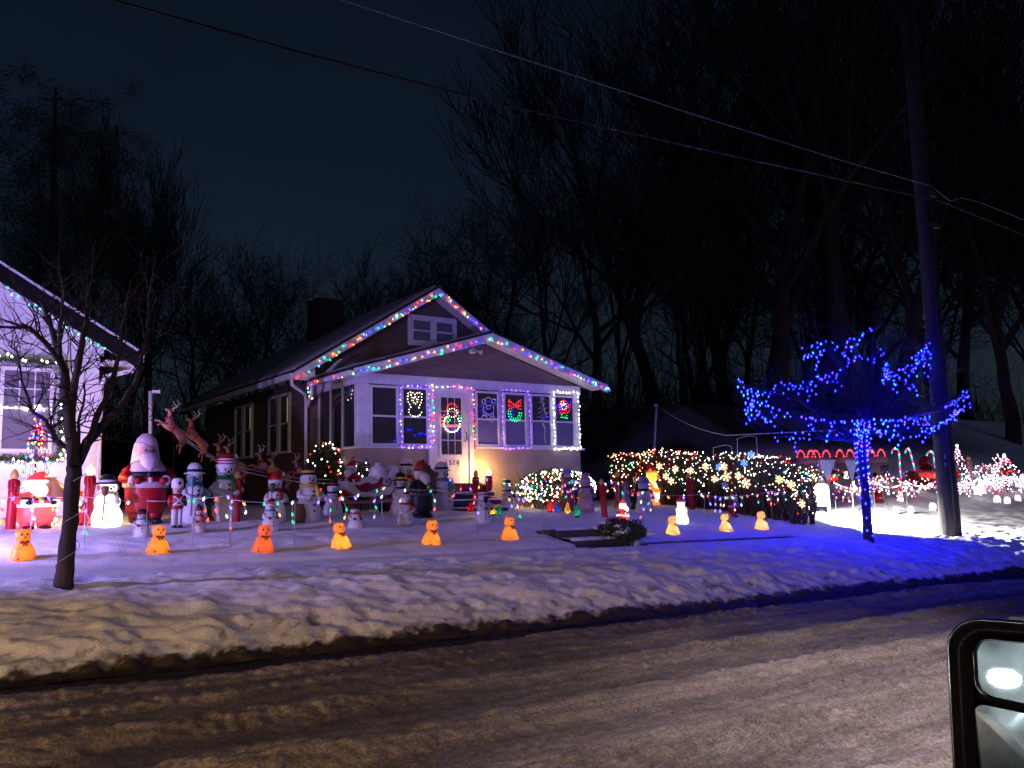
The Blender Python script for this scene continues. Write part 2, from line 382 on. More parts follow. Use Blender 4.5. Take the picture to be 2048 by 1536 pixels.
def road_height(X, Y):
    wob = 0.16*(fbm(X*.35, Y*0+3.1, 5, 3)-.45) + 0.05*(X-6)*0
    v = Y + wob
    z = -0.03 - 0.015*(np.clip(X, -12, 32)-8) + .0*v
    # slush ridges and wheel ruts running along the street
    ridge = 0
    for c, w, h in ((8.0, .18, -.02), (7.6, .22, .055), (7.05, .2, .035), (6.65, .16, -.02), (6.2, .2, .05), (5.6, .35, -.015), (5.1, .22, .06), (4.75, .12, -.01), (4.2, .3, .025), (3.5, .4, -.012), (2.9, .2, .03)):
        br = .35+1.1*fbm(X*.5+c*3, Y*.4, int(c*10), 2)
        ridge = ridge + h*br*np.exp(-((v-c)/w)**2)
    lump = fbm(X*3.5, Y*13, 31, 4)-.47
    fine = fbm(X*17, Y*21, 41, 3)-.44
    amp = .03+.10*np.clip(ridge/.05, 0, 1)
    tread = .008*np.sin(X*46+4*np.sin(v*9))*np.exp(-((v-3.95)/.13)**2) + .008*np.sin(X*46)*np.exp(-((v-4.6)/.1)**2)
    z = z+ridge*1.9+lump*amp*.62+fine*.056*(.35+1.2*vnoise(X*.8, v*1.6, 77))+tread*1.0
    dirt_dark = np.clip(.30+.9*(fbm(X*.6, v*3.2, 61, 3)-.45)-8.0*ridge, .03, .92)
    dirt_dark = np.maximum(dirt_dark, 1.0*np.exp(-((v-8.22)/.36)**4))
    return z, dirt_dark
xs = spaced((-40, -4, .8), (-4, -.5, .15), (-.5, 9, .023), (9, 16, .045), (16, 26, .12), (26, 90, 1.2))
ys = spaced((-16, 1.5, .6), (1.5, 3, .08), (3, 8.6, .023))
X_, Y_ = np.meshgrid(xs, ys); z_, d_ = road_height(X_, Y_)
grid_mesh('road', xs, ys, z_, [SLUSH], {'dirt_dark': d_})

# ------------------------------------------------------------------ snow covered verge, walk, lawn and hillside: one sheet
def snow_height(X, Y):
    z = Hs(X, Y)
    verge = sstep(Y, 8.5, 8.9)*(1-sstep(Y, 11.05, 11.6))
    n1 = fbm(X*1.6, Y*2.6, 3, 4)-.47; n2 = fbm(X*3.6, Y*6.0, 9, 4)-.47
    bumps = np.abs(vnoise(X*2.1, Y*4.3, 15)-.5)
    z = z+verge*(.09*n1+.085*n2+.06*(.25-bumps)+.085*(fbm(X*5.2, Y*8.5, 19, 3)-.44))
    # ploughed, ragged kerb bank
    bank = np.exp(-((Y-8.85)/.25)**2)
    z = z+bank*(.11*(fbm(X*2.2, Y*2.2, 21, 4)-.42)+.07*(fbm(X*9, Y*9, 22, 3)-.45))
    edge = np.exp(-((Y-8.5)/.16)**2)
    z = z+edge*.16*(fbm(X*6, Y*8, 24, 4)-.5)
    lawn = sstep(Y, 11.9, 12.3)
    z = z+lawn*(.07*(fbm(X*.9, Y*.9, 33, 3)-.45)+.045*(fbm(X*3.5, Y*3.5, 35, 4)-.47)*(1-sstep(Y, 13, 14.5))+.018*(fbm(X*4, Y*4, 36, 3)-.45))
    # trodden snow in the right-hand yard
    rt = sstep(X, 16.5, 19)*(1-sstep(Y, 15, 18))*sstep(Y, 9, 10)
    z = z+rt*(.09*(fbm(X*2.6, Y*2.6, 51, 4)-.47)-.05*sstep(vnoise(X*4.3, Y*4.3, 52), .62, .8)*sstep(X, 18, 20))
    # the step cut
    wx = sstep(X, STEP_X0-.10, STEP_X0+.02)*(1-sstep(X, STEP_X1-.02, STEP_X1+.12))
    wy = sstep(Y, STEP_Y0-.35, STEP_Y0)*(1-sstep(Y, STEP_Y1-.02, STEP_Y1+.03))
    base = 0.64-.015*(X-8)-.14
    z = z*(1-wx*wy)+np.minimum(z, base)*wx*wy
    # shallow gap between walk and lawn where the edge melted out
    gap = np.exp(-((Y-11.93-.05*(vnoise(X*1.3, X*0, 71)-.5))/.075)**2)*sstep(X, 2.2, 3.2)*(1-sstep(X, 15, 16.2))
    z = z-.09*gap
    return z
def snow_dirt_and_dark(X, Y):
    n = fbm(X*2.5, Y*6, 81, 4)
    line = 8.55+.22*(n-.45)+.22*(fbm(X*16, Y*18, 84, 4)-.47)
    d = 1.0*(1-sstep(Y, line-.06, line+.08))
    sp = sstep(fbm(X*7, Y*9, 83, 4), .60, .70)*np.exp(-((Y-8.8)/.22)**2)
    d = np.maximum(d, .75*sp)
    gap = np.exp(-((Y-11.93-.05*(vnoise(X*1.3, X*0, 71)-.5))/(.06+.06*sstep(X, 7, 13)))**2)*sstep(X, 2.2, 3.4)*(1-sstep(X, 15, 16.2))
    d = np.maximum(d, sstep(gap, .25, .6))
    rt = sstep(X, 19, 22)*(1-sstep(Y, 13.6, 15))*sstep(Y, 9.6, 10.6)
    d = np.maximum(d, rt*.75*sstep(fbm(X*3.2, Y*3.2, 52, 4), .5, .66))
    d = np.maximum(d, (.8+.2*sstep(fbm(X*.5, Y*.5, 90, 3), .35, .55))*np.maximum(sstep(Y, 19.8, 21.5)*(1-sstep(X, 37, 45)), sstep(Y, 27, 34)))  # back slope's snow coloured dark to stand in for the unlit hill
    return d
xs = spaced((-60, -6, 1.5), (-6, -1, .2), (-1, 8, .04), (8, 12.5, .03), (12.5, 24, .055), (24, 45, .25), (45, 110, 2))
ys = spaced((8.32, 10.2, .026), (10.2, 13.6, .034), (13.6, 17.2, .08), (17.2, 26, .22), (26, 120, 2.5))
X_, Y_ = np.meshgrid(xs, ys)
ground = grid_mesh('ground', xs, ys, snow_height(X_, Y_), [SNOW], {'dirt_dark': snow_dirt_and_dark(X_, Y_)})

# concrete steps in the cut, snow lying on the treads
st = thing('concrete_steps', 'dark concrete garden steps cut into the snowy bank below the porch', 'steps', (0, 0, 0))
for k in range(2):
    y0 = STEP_Y0+.18+k*.5; zt = .58-.015*2.3+.165*(k+1)-.03
    MB().box((STEP_X0+.02, y0, .2), (STEP_X1-.04, STEP_Y1+.3 if k == 1 else y0+.52, zt)).build('step', CONCRETE, st, False)
    m = MB(); rng = random.Random(k)
    pts = []
    for i in range(15):
        x = STEP_X0+.06+(STEP_X1-STEP_X0-.16)*i/14; pts.append((x, y0+.12+.09*rng.random(), zt+.004))
    top = [(p[0], p[1]+.05, zt+.03+.03*rng.random()) for p in pts]; back = [(p[0], y0+.49, zt+.035+.02*rng.random()) for p in pts]
    vs = pts+top+back; n = 15
    m.add(vs, [(r*n+i, r*n+i+1, (r+1)*n+i+1, (r+1)*n+i) for r in range(2) for i in range(n-1)])
    m.build('tread_snow', SNOWM, st)
# ------------------------------------------------------------------ light strings
BR = (1, .014, .012); BG = (.0, .72, .20); BB = (.01, .035, 1); BA = (1, .25, .02); BV = (.16, .03, 1); BWW = (1, .80, .52); BCW = (.80, .88, 1); BC = (.02, .6, .9); BPK = (1, .12, .35)
_bulbcache = {}
def bulb_cloud(name, pos, cols, r, strength, parent, rng, kind='stuff'):
    """all the small bulbs of one string as real low geometry, one part"""
    mats = []; m = MB(); keys = []
    for p, c in zip(pos, cols):
        if c not in keys: keys.append(c); mats.append(glow(c, strength))
        m.mat(keys.index(c)); rr = r*(.8+.45*rng.random())
        m.add([(p[0]+rr, p[1], p[2]), (p[0]-rr, p[1], p[2]), (p[0], p[1]+rr, p[2]), (p[0], p[1]-rr, p[2]), (p[0], p[1], p[2]+rr*1.35), (p[0], p[1], p[2]-rr*1.35)],
              [(0, 2, 4), (2, 1, 4), (1, 3, 4), (3, 0, 4), (2, 0, 5), (1, 2, 5), (3, 1, 5), (0, 3, 5)])
    return m.build(name, mats, parent, False, kind)
def resample(path, step):
    path = [Vector(p) for p in path]; out = [path[0]]; acc = 0
    for a, b in zip(path, path[1:]):
        L = (b-a).length; t = step-acc
        while t <= L:
            out.append(a+(b-a)*(t/L)); t += step
        acc = L-(t-step)
    return out
def light_string(name, label, path, palette, step, r=.028, strength=7, jit=.03, wire=GREENWIRE, wr=.004, seed=0, cat='string lights', group=None, drops=None, wj=0.0):
    rng = random.Random(seed)
    pts = resample(path, step)
    t = thing(name, label, cat, tuple(pts[0]), group=group)
    o0 = pts[0]
    pos = []; cols = []; m = MB(); wp = []
    for i, p in enumerate(pts):
        if jit > .045 and rng.random() < .13: continue
        q = p+Vector((rng.uniform(-jit, jit), rng.uniform(-jit*.4, jit*.2), rng.uniform(-jit, jit)))
        wp.append(q-o0); pos.append(q-o0+Vector((0, -.012, -.012))); cols.append(palette[rng.randrange(len(palette))])
        if drops and i % drops[0] == 0:
            n = rng.randint(*drops[1]); d = [q-o0]
            for k in range(1, n+1):
                w = q-o0+Vector((rng.uniform(-.04, .04), rng.uniform(-.04, .04), -drops[2]*k)); d.append(w); pos.append(w); cols.append(palette[rng.randrange(len(palette))])
            if n: m.tube(d, wr*.8, 3)
    if len(wp) > 1: m.tube(wp, wr, 3)
    m.build('wire', wire, t)
    bulb_cloud('bulbs', pos, cols, r, strength, t, rng)
    return t

# ------------------------------------------------------------------ houses
def lap_boards(parent, mat, y, x0, x1, z0, z1, row, roof=None, lean=.022):
    """one object per siding board on a wall facing the street; roof(z)->(xa, xb) clips it under the gable"""
    z = z0
    while z < z1-.02:
        zt = min(z+row, z1)
        a0, b0, a1, b1 = x0, x1, x0, x1
        if roof:
            p, q = roof(z), roof(zt)
            a0, b0 = max(x0, p[0]), min(x1, p[1]); a1, b1 = max(x0, q[0]), min(x1, q[1])
        if b0-a0 > .05:
            if b1-a1 < .02: a1 = b1 = (a1+b1)/2; b1 += .01
            m = MB(); f = y-lean
            m.add([(a0, f, z), (b0, f, z), (b1, y-.006, zt), (a1, y-.006, zt), (a0, y, z), (b0, y, z), (b1, y, zt), (a1, y, zt)],
                  [(0, 1, 2, 3), (4, 5, 1, 0), (0, 3, 7, 4), (1, 5, 6, 2), (3, 2, 6, 7)])
            m.build('siding_board', mat, parent, False)
        z = zt
def lap_boards_side(parent, mat, x, y0, y1, z0, z1, row):
    z = z0
    while z < z1-.02:
        zt = min(z+row, z1); m = MB(); f = x-.022
        m.add([(f, y0, z), (f, y1, z), (x-.006, y1, zt), (x-.006, y0, zt), (x, y0, z), (x, y1, z), (x, y1, zt), (x, y0, zt)],
              [(1, 0, 3, 2), (0, 1, 5, 4), (4, 7, 3, 0), (1, 2, 6, 5), (2, 3, 7, 6)])
        m.build('siding_board', mat, parent, False); z = zt
def gable_roof(parent, cx, half, ze, za, y0, y1, snow=.07, th=.07, over_fascia=.17, mat=SHINGLE, snowmat=SNOWM):
    """two sloping slabs, a snow blanket over them, white rake boards on the front edge; all parts"""
    for s in (-1, 1):
        e = (cx+s*half, y0, ze); a = (cx, y0, za)
        d = Vector((a[0]-e[0], 0, a[2]-e[2])).normalized(); n = Vector((d.z, 0, -d.x)) if s > 0 else Vector((-d.z, 0, d.x))
        if n.z < 0: n = -n
        E_, A_ = Vector(e), Vector(a)
        MB().prism([E_, A_, A_+Vector((0, 0, th/abs(n.z))), E_+n*th], (0, y1-y0, 0)).build('roof_slope', mat, parent, False)
        # snow: lumpy sheet with a drooping thick edge
        nu, nv = 26, 14; vs = []; fs = []
        L = (A_-E_).length
        for j in range(nv+1):
            for i in range(nu+1):
                u = i/nu; v = j/nv
                p = E_+(A_-E_)*u+Vector((0, .05+(y1-y0-.1)*v, 0))+n*(th+.004)
                edge = min(1, u*L/.12, ) * min(1, (v*(y1-y0)+.02)/.12)
                hgt = snow*(.55+.9*float(fbm(p.x*1.7, p.y*1.7, 7, 3)))*max(.12, edge) if u < .995 else snow
                vs.append(p+n*hgt)
        for j in range(nv):
            for i in range(nu):
                a0 = j*(nu+1)+i; fs.append((a0, a0+1, a0+nu+2, a0+nu+1))
        base = len(vs)
        for i in range(nu+1): vs.append(E_+(A_-E_)*(i/nu)+Vector((0, .05, 0))+n*(th+.003))
        for i in range(nu): fs.append((i+1, i, base+i, base+i+1))
        b2 = len(vs)
        for j in range(nv+1): vs.append(E_+Vector((0, .05+(y1-y0-.1)*j/nv, 0))+n*(th+.003))
        for j in range(nv): fs.append((j*(nu+1), (j+1)*(nu+1), b2+j+1, b2+j))
        MB().add(vs, fs).build('roof_snow', snowmat, parent)
        dn = Vector((0, 0, -over_fascia))
        MB().prism([E_+Vector((0, -.03, .02)), A_+Vector((0, -.03, .02)), A_+dn+Vector((0, -.03, 0)), E_+dn+Vector((0, -.03, 0))], (0, .028, 0)).build('rake_board', WHITE_TRIM, parent, False)
        # soffit under the overhang
        MB().prism([E_+Vector((0, .0, -.03)), A_+Vector((0, 0, -.03)), A_+Vector((0, 0, -.055)), E_+Vector((0, 0, -.055))], (0, .62, 0)).build('soffit', WHITE_TRIM, parent, False)
def sash_window(parent, x0, x1, z0, z1, y, split=.5, pane=PANE, low=None, fw=.05, grid=None, proud=.05):
    w = MB()
    for lo, hi in (((x0, y-proud, z0), (x0+fw, y, z1)), ((x1-fw, y-proud, z0), (x1, y, z1)), ((x0+fw, y-proud, z1-fw), (x1-fw, y, z1)), ((x0+fw, y-proud, z0), (x1-fw, y, z0+fw))): w.box(lo, hi)
    zm = z0+(z1-z0)*split
    if split: w.box((x0+fw, y-proud+.012, zm-.02), (x1-fw, y, zm+.02))
    f = w.build('window', WHITE_TRIM, parent, False)
    gl = [(zm+.02, z1-fw, pane), (z0+fw, zm-.02, low or pane)] if split else [(z0+fw, z1-fw, pane)]
    for a, b, mt in gl:
        MB().box((x0+fw, y-.025, a), (x1-fw, y-.012, b)).build('pane', mt, f, False)
    if grid:
        g = MB(); a, b = (zm+.02, z1-fw) if split else (z0+fw, z1-fw)
        for i in range(1, grid[0]):
            x = x0+fw+(x1-x0-2*fw)*i/grid[0]; g.box((x-.009, y-.037, a), (x+.009, y-.026, b))
        for i in range(1, grid[1]):
            z = a+(b-a)*i/grid[1]; g.box((x0+fw, y-.040, z-.009), (x1-fw, y-.0375, z+.009))
        g.build('muntin', WHITE_TRIM, f, False)
    return f

MULTI = [BR, BG, BB, BA, BB, BG, BC, BR, BA, BV]
# ---- the little brown bungalow, number 1514
hb = thing('bungalow', 'tan bungalow numbered 1514 with an enclosed front porch and string lights along both gables', 'house', (11.1, 19.4, 1.2))
HB = hb.location.copy()
class _Off:  # build parts in world coordinates under the house's empty
    pass
def settle(root):
    for c in root.children:
        if c.parent is root and 'settled' not in c: c.matrix_parent_inverse = root.matrix_basis.inverted(); c['settled'] = 1
    for c in root.children: 
        if 'settled' in c: del c['settled']
PX0, PX1, PY = 8.13, 14.12, 17.2
CXP, HP, ZEP, ZAP = 11.14, 3.42, 4.12, 5.14
CXM, HM, ZEM, ZAM = 11.09, 3.73, 4.31, 6.65
# porch walls
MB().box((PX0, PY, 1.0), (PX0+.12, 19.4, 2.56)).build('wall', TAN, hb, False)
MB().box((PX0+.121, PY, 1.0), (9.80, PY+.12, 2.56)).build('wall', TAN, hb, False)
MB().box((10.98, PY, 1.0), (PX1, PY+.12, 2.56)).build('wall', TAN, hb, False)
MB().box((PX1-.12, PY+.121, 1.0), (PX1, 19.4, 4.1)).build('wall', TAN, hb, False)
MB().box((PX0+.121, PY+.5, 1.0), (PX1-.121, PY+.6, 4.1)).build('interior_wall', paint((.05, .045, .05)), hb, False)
# header, sill and corner posts
MB().box((PX0-.03, PY-.035, 3.93), (PX1+.03, PY+.1, 4.15)).build('header_board', WHITE_TRIM, hb, False)
MB().box((PX0-.035, PY+.101, 3.93), (PX0+.1, 19.4, 4.13)).build('header_board', WHITE_TRIM, hb, False)
MB().box((PX0-.06, PY-.07, 2.545), (9.84, PY+.1, 2.595)).build('sill_board', WHITE_TRIM, hb, False)
MB().box((10.98, PY-.07, 2.56), (PX1+.09, PY+.1, 2.61)).build('sill_board', WHITE_TRIM, hb, False)
MB().box((PX0-.06, PY+.101, 2.545), (PX0+.1, 19.4, 2.595)).build('sill_board', WHITE_TRIM, hb, False)
MB().box((PX0-.02, PY-.02, 2.597), (PX0+.22, PY+.1, 3.928)).build('corner_post', WHITE_TRIM, hb, False)
MB().box((13.96, PY-.02, 2.612), (PX1+.0, PY+.1, 3.928)).build('corner_post', WHITE_TRIM, hb, False)
# front windows (x0, x1)
FW = [(8.36, 9.03), (9.10, 9.78), (11.02, 11.68), (11.80, 12.47), (12.58, 13.22), (13.30, 13.94)]
for i, (a, b) in enumerate(FW):
    z0 = 2.60 if i < 2 else 2.615
    sash_window(hb, a, b, z0, 3.90, PY-.005, .49, PANE, PANE if i < 2 else PANEL)
for x in (9.065, 11.74, 12.525, 13.26): MB().box((x-.033, PY-.02, 2.62), (x+.033, PY+.08, 3.925)).build('mullion', WHITE_TRIM, hb, False)
# side windows of the porch
m = MB(); yy = [PY+.18, PY+.85, PY+1.5, PY+2.15]
for y in yy: m.box((PX0-.02, y-.03, 2.597), (PX0+.06, y+.03, 3.928))
m.build('side_mullion', WHITE_TRIM, hb, False)
for a, b in zip(yy, yy[1:]): MB().box((PX0+.01, a+.031, 2.6), (PX0+.03, b-.031, 3.925)).build('side_pane', PANE, hb, False)
# porch gable of lapped boards
lap_boards(hb, GABLE_SHADED, PY+.02, PX0, PX1, 4.152, 5.1, .125, lambda z: (CXP-(ZAP-.08-z)/(ZAP-ZEP)*HP, CXP+(ZAP-.08-z)/(ZAP-ZEP)*HP), lean=.012)
MB().prism([(PX0, PY+.03, 4.15), (PX1, PY+.03, 4.15), (CXP, PY+.03, 5.05)], (0, .05, 0)).build('gable_wall', GABLE_SHADED, hb, False)
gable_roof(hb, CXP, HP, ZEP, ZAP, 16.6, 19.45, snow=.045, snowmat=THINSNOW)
# main block
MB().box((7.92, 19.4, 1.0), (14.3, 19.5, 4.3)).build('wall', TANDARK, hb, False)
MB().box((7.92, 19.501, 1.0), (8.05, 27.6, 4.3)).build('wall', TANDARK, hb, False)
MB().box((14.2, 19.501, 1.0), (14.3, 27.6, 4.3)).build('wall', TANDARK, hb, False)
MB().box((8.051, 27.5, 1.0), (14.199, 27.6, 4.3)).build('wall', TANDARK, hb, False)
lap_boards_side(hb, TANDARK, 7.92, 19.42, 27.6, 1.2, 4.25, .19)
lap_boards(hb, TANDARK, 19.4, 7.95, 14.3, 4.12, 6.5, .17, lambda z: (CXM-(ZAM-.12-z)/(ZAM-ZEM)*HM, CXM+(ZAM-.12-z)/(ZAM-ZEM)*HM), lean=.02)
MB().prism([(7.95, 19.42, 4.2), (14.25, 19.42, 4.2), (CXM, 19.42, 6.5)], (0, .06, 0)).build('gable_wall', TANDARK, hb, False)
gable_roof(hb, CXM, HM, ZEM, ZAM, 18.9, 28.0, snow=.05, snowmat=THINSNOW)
for x0, x1 in ((10.56, 11.15), (11.23, 11.8)):
    sash_window(hb, x0, x1, 5.34, 5.94, 19.37, .5, PANEL, PANEL, fw=.045, grid=None)
MB().box((10.47, 19.33, 5.25), (11.88, 19.375, 5.335)).build('attic_casing', WHITE_TRIM, hb, False)
MB().box((10.47, 19.33, 5.945), (11.88, 19.375, 6.03)).build('attic_casing', WHITE_TRIM, hb, False)
for x in (10.47, 11.152, 11.805): MB().box((x, 19.33, 5.336), (x+.075, 19.375, 5.944)).build('attic_casing', WHITE_TRIM, hb, False)
# knee brace under the main eave
MB().prism([(8.35, 18.93, 4.62), (8.47, 18.93, 4.70), (8.2, 19.39, 4.25), (8.1, 19.39, 4.25)], (.06, 0, 0)).build('knee_brace', WHITE_TRIM, hb, False)
MB().box((7.36, 18.93, 4.16), (7.85, 18.98, 4.42)).build('eave_return', WHITE_TRIM, hb, False)
# side windows of the main block, one with a lit lamp behind the blind
LITSTRIP = glow((1, .8, .25), .28)
for y0, y1 in ((20.5, 21.95), (23.2, 24.6)):
    w = MB()
    for lo, hi in (((7.84, y0, 2.66), (7.9, y0+.07, 4.07)), ((7.84, y1-.07, 2.66), (7.9, y1, 4.07)), ((7.84, y0+.07, 4.0), (7.9, y1-.07, 4.07)), ((7.83, y0-.04, 2.6), (7.9, y1+.04, 2.66)), ((7.84, (y0+y1)/2-.1, 2.66), (7.9, (y0+y1)/2+.1, 4.0))): w.box(lo, hi)
    f = w.build('side_window', WHITE_TRIM, hb, False)
    for a, b in ((y0+.07, (y0+y1)/2-.1), ((y0+y1)/2+.1, y1-.07)):
        MB().box((7.872, a, 2.66), (7.885, b, 4.0)).build('pane', PANE, f, False)
        MB().box((7.85, a, 3.31), (7.871, b, 3.35)).build('meeting_rail', WHITE_TRIM, f, False)
    MB().box((7.866, y0+.09, 3.36), (7.870, y0+.19, 3.95)).build('lit_gap', LITSTRIP, f, False)
# gutters, downspouts
MB().box((7.26, 18.9, 4.18), (7.36, 28.0, 4.30)).build('gutter', WHITE_TRIM, hb, False)
MB().box((CXP-HP-.09, 16.62, 4.0), (CXP-HP, 18.85, 4.1)).build('gutter', WHITE_TRIM, hb, False)
MB().tube([(7.32, 18.98, 4.18), (7.33, 19.0, 4.05), (7.75, 19.3, 3.9), (7.82, 19.36, 3.75), (7.82, 19.36, 1.2)], .042, 8).build('downspout', WHITE_TRIM, hb)
MB().tube([(7.68, 18.7, 4.0), (7.7, 18.75, 3.85), (7.82, 19.2, 3.72), (7.84, 19.3, 3.6)], .04, 8).build('downspout', WHITE_TRIM, hb)
# chimney behind the ridge
MB().box((9.75, 23.3, 5.2), (10.5, 24.1, 7.15)).build('chimney', principled('chimney_brick', (.012, .008, .007), (.008, .006, .005), rough=.9, scale=12, bump=.5), hb, False)
# door, frame, panes, numbers
MB().box((9.80, PY-.03, 1.75), (9.93, PY+.12, 3.928)).build('door_frame', WHITE_TRIM, hb, False)
MB().box((10.85, PY-.03, 1.75), (10.975, PY+.12, 3.928)).build('door_frame', WHITE_TRIM, hb, False)
dr = MB().box((9.935, PY+.0, 1.78), (10.845, PY+.045, 3.925)).build('door', WHITE_TRIM, hb, False)
DX0, DX1, DZ0, DZ1 = 10.12, 10.66, 2.42, 3.72
for i in range(3):
    for j in range(4):
        w_ = (DX1-DX0)/3; h_ = (DZ1-DZ0)/4
        MB().box((DX0+i*w_+.012, PY-.006, DZ0+j*h_+.012+(.02 if j == 2 else 0)), (DX0+(i+1)*w_-.012, PY-.001, DZ0+(j+1)*h_-.012-(.02 if j == 1 else 0))).build('door_pane', PANE, dr, False)
m = MB(); m.box((DX0-.05, PY-.016, DZ0-.05), (DX0-.001, PY-.0005, DZ1+.05)); m.box((DX1+.001, PY-.016, DZ0-.05), (DX1+.05, PY-.0005, DZ1+.05)); m.box((DX0, PY-.016, DZ1+.001), (DX1, PY-.0005, DZ1+.05)); m.box((DX0, PY-.016, DZ0-.05), (DX1, PY-.0005, DZ0-.001))
m.build('pane_frame', WHITE_TRIM, dr, False)
MB().tube([(10.755, PY-.01, 2.95), (10.77, PY-.05, 2.9), (10.765, PY-.05, 2.78), (10.75, PY-.01, 2.72)], .014, 6).build('door_handle', BLACKP, dr)
def text_mesh(s, size, mat, parent, loc, name='lettering', depth_=.004, rot=(math.pi/2, 0, 0)):
    c = bpy.data.curves.new('txt', 'FONT'); c.body = s; c.size = size; c.extrude = depth_; c.align_x = 'CENTER'; c.align_y = 'CENTER'; c.space_character = 1.15
    t = bpy.data.objects.new('txt', c); COL.objects.link(t)
    dg = bpy.context.evaluated_depsgraph_get(); me = bpy.data.meshes.new_from_object(t.evaluated_get(dg))
    bpy.data.objects.remove(t); me.materials.clear(); me.materials.append(mat)
    o = link(name, me, parent); o.location = loc; o.rotation_euler = rot; return o
text_mesh('1514', .17, BLACKP, dr, (10.40, PY-.004, 2.235), 'house_number')
settle(hb)

# porch stair with red carpet
ps = thing('porch_stairs', 'wooden porch stairs with white nosings and red carpet below the door', 'stairs', (10.4, 16.6, 1.2))
for k in range(4):
    zt = 1.76-.165*k; y1 = PY-.04-.26*k; y0 = y1-.26
    MB().box((9.9, y0, zt-.13), (11.15, y1-.002, zt-.03)).build('riser', principled('stair_dark_paint', (.05, .025, .035), rough=.7), ps, False)
    MB().box((9.88, y0-.02, zt-.03), (11.17, y1-.002, zt)).build('tread', WHITE_TRIM, ps, False)
MB().box((10.0, PY-.30, 1.765), (11.0, PY-.05, 1.775)).build('carpet', paint((.28, .02, .03)), ps, False)
MB().box((10.0, PY-.328, 1.63), (11.0, PY-.322, 1.765)).build('carpet', paint((.28, .02, .03)), ps, False)
settle(ps)
# security light on the porch gable
sl_ = thing('security_light', 'twin headed white security light on the porch gable', 'security light', (11.0, PY-.02, 4.83))
MB().ell((0, 0, 0), (.07, .04, .07)).build('base', WHITE_TRIM, sl_)
for s in (-1, 1):
    MB().tube([(.02*s, -.03, 0), (.09*s, -.08, -.02), (.16*s, -.13, -.05)], [.025, .03, .055], 10).build('lamp_head', WHITE_TRIM, sl_)

# string lights on the bungalow
def rake(cx, half, ze, za, y, s, off=.09):
    return (cx+s*half, y, ze-off), (cx, y, za-off)
YM = 18.85; YP = 16.55
e, a = rake(CXM, HM, ZEM, ZAM, YM, -1)
light_string('rake_lights', 'multicoloured lights along the long left slope of the upper gable', [e, a], MULTI, .082, r=.0135, strength=17, jit=.06, seed=1, group='light strings on the bungalow gables')
e2, a = rake(CXM, HM, ZEM, ZAM, YM, 1)
light_string('rake_lights', 'multicoloured lights along the short right slope of the upper gable', [a, (CXM+1.75, YM, ZAM-.09-1.75*(ZAM-ZEM)/HM)], MULTI, .082, r=.0135, strength=17, jit=.06, seed=2, group='light strings on the bungalow gables')
e, a = rake(CXP, HP, ZEP, ZAP, YP, -1)
light_string('rake_lights', 'multicoloured lights on the left slope of the porch gable and round its corner', [(7.62, 18.6, 4.02), (7.64, 17.6, 4.05), (7.68, YP, 4.05), a], MULTI, .082, r=.0135, strength=17, jit=.055, seed=3, group='light strings on the bungalow gables')
e, a = rake(CXP, HP, ZEP, ZAP, YP, 1)
light_string('rake_lights', 'multicoloured lights on the right slope of the porch gable', [a, e, (e[0]+.12, YP+.1, e[2]+.05)], MULTI, .082, r=.0135, strength=17, jit=.055, seed=4, group='light strings on the bungalow gables')
BWIN = [BV, (.12, .06, 1), BV, (.3, .2, 1)]
zt, zb = 3.93, 2.59; yl = PY-.085
light_string('window_lights', 'violet lights framing the porch window left of the door', [(9.07, yl, zb), (9.07, yl, zt), (9.76, yl, zt), (9.78, yl, zb), (9.07, yl, zb-.01), (9.78, yl, zb+.03)], BWIN, .115, r=.0125, jit=.025, wire=WHITEWIRE, seed=5, strength=16)
light_string('door_lights', 'multicoloured lights framing the white front door', [(9.86, yl, 2.6), (9.86, yl, 3.95), (10.92, yl, 3.97), (10.95, yl, 2.6)], [BR, BG, BB, BA, BV, BCW, BV], .085, r=.014, jit=.03, seed=6, strength=14)
light_string('window_lights', 'violet lights framing the porch window with the wreath', [(11.74, yl, zb), (11.74, yl, zt+.03), (12.53, yl, zt+.03), (12.53, yl, zb), (11.74, yl, zb-.01), (12.4, yl, zb+.02)], [(.25, .06, 1), BV], .125, r=.0115, jit=.022, wire=WHITEWIRE, seed=7, strength=14)
light_string('window_lights', 'white lights framing the rightmost porch window', [(13.26, yl, zb), (13.26, yl, zt+.05), (14.05, yl, zt+.07), (14.05, yl, zb), (13.26, yl, zb-.01), (14.0, yl, zb+.03)], [(1, .93, .8)], .10, r=.016, jit=.025, wire=WHITEWIRE, seed=8, strength=11)
for i, (o_, n_) in enumerate((((7.6, 18.75, 4.0), 'multicoloured lights hanging loose at the corner under the upper eave'),)):
    light_string('loose_lights', n_, [o_, (7.63, 18.75, 3.85), (7.70, 18.75, 3.72)], MULTI, .05, r=.0135, strength=20, seed=9)

def light_picture(name, label, strokes, y, wire=WHITEWIRE, r=.0088, step=.064, strength=12, lit=True):
    """flat window picture: wire outline with bulbs along each stroke; strokes in metres (x, z)"""
    o0 = Vector((strokes[0][0][0][0], y, strokes[0][0][0][1]))
    t = thing(name, label, 'window light', tuple(o0)); m = MB(); pos = []; cols = []
    for pts, c in strokes:
        p = [Vector((a, y, b))-o0 for a, b in pts]; m.tube(p, .0035 if lit else .010, 4)
        if lit:
            for q in resample(p, step): pos.append(q+Vector((0, -.014, 0))); cols.append(c)
    m.build('outline', GREENWIRE if lit else wire, t)
    if lit: bulb_cloud('bulbs', pos, cols, r, strength, t, random.Random(1))
    return t
def arc(cx, cz, rx, rz, a0, a1, n=14):
    return [(cx+rx*math.cos(R(a0+(a1-a0)*i/n)), cz+rz*math.sin(R(a0+(a1-a0)*i/n))) for i in range(n+1)]
ypic = PY-.04
c = 9.44
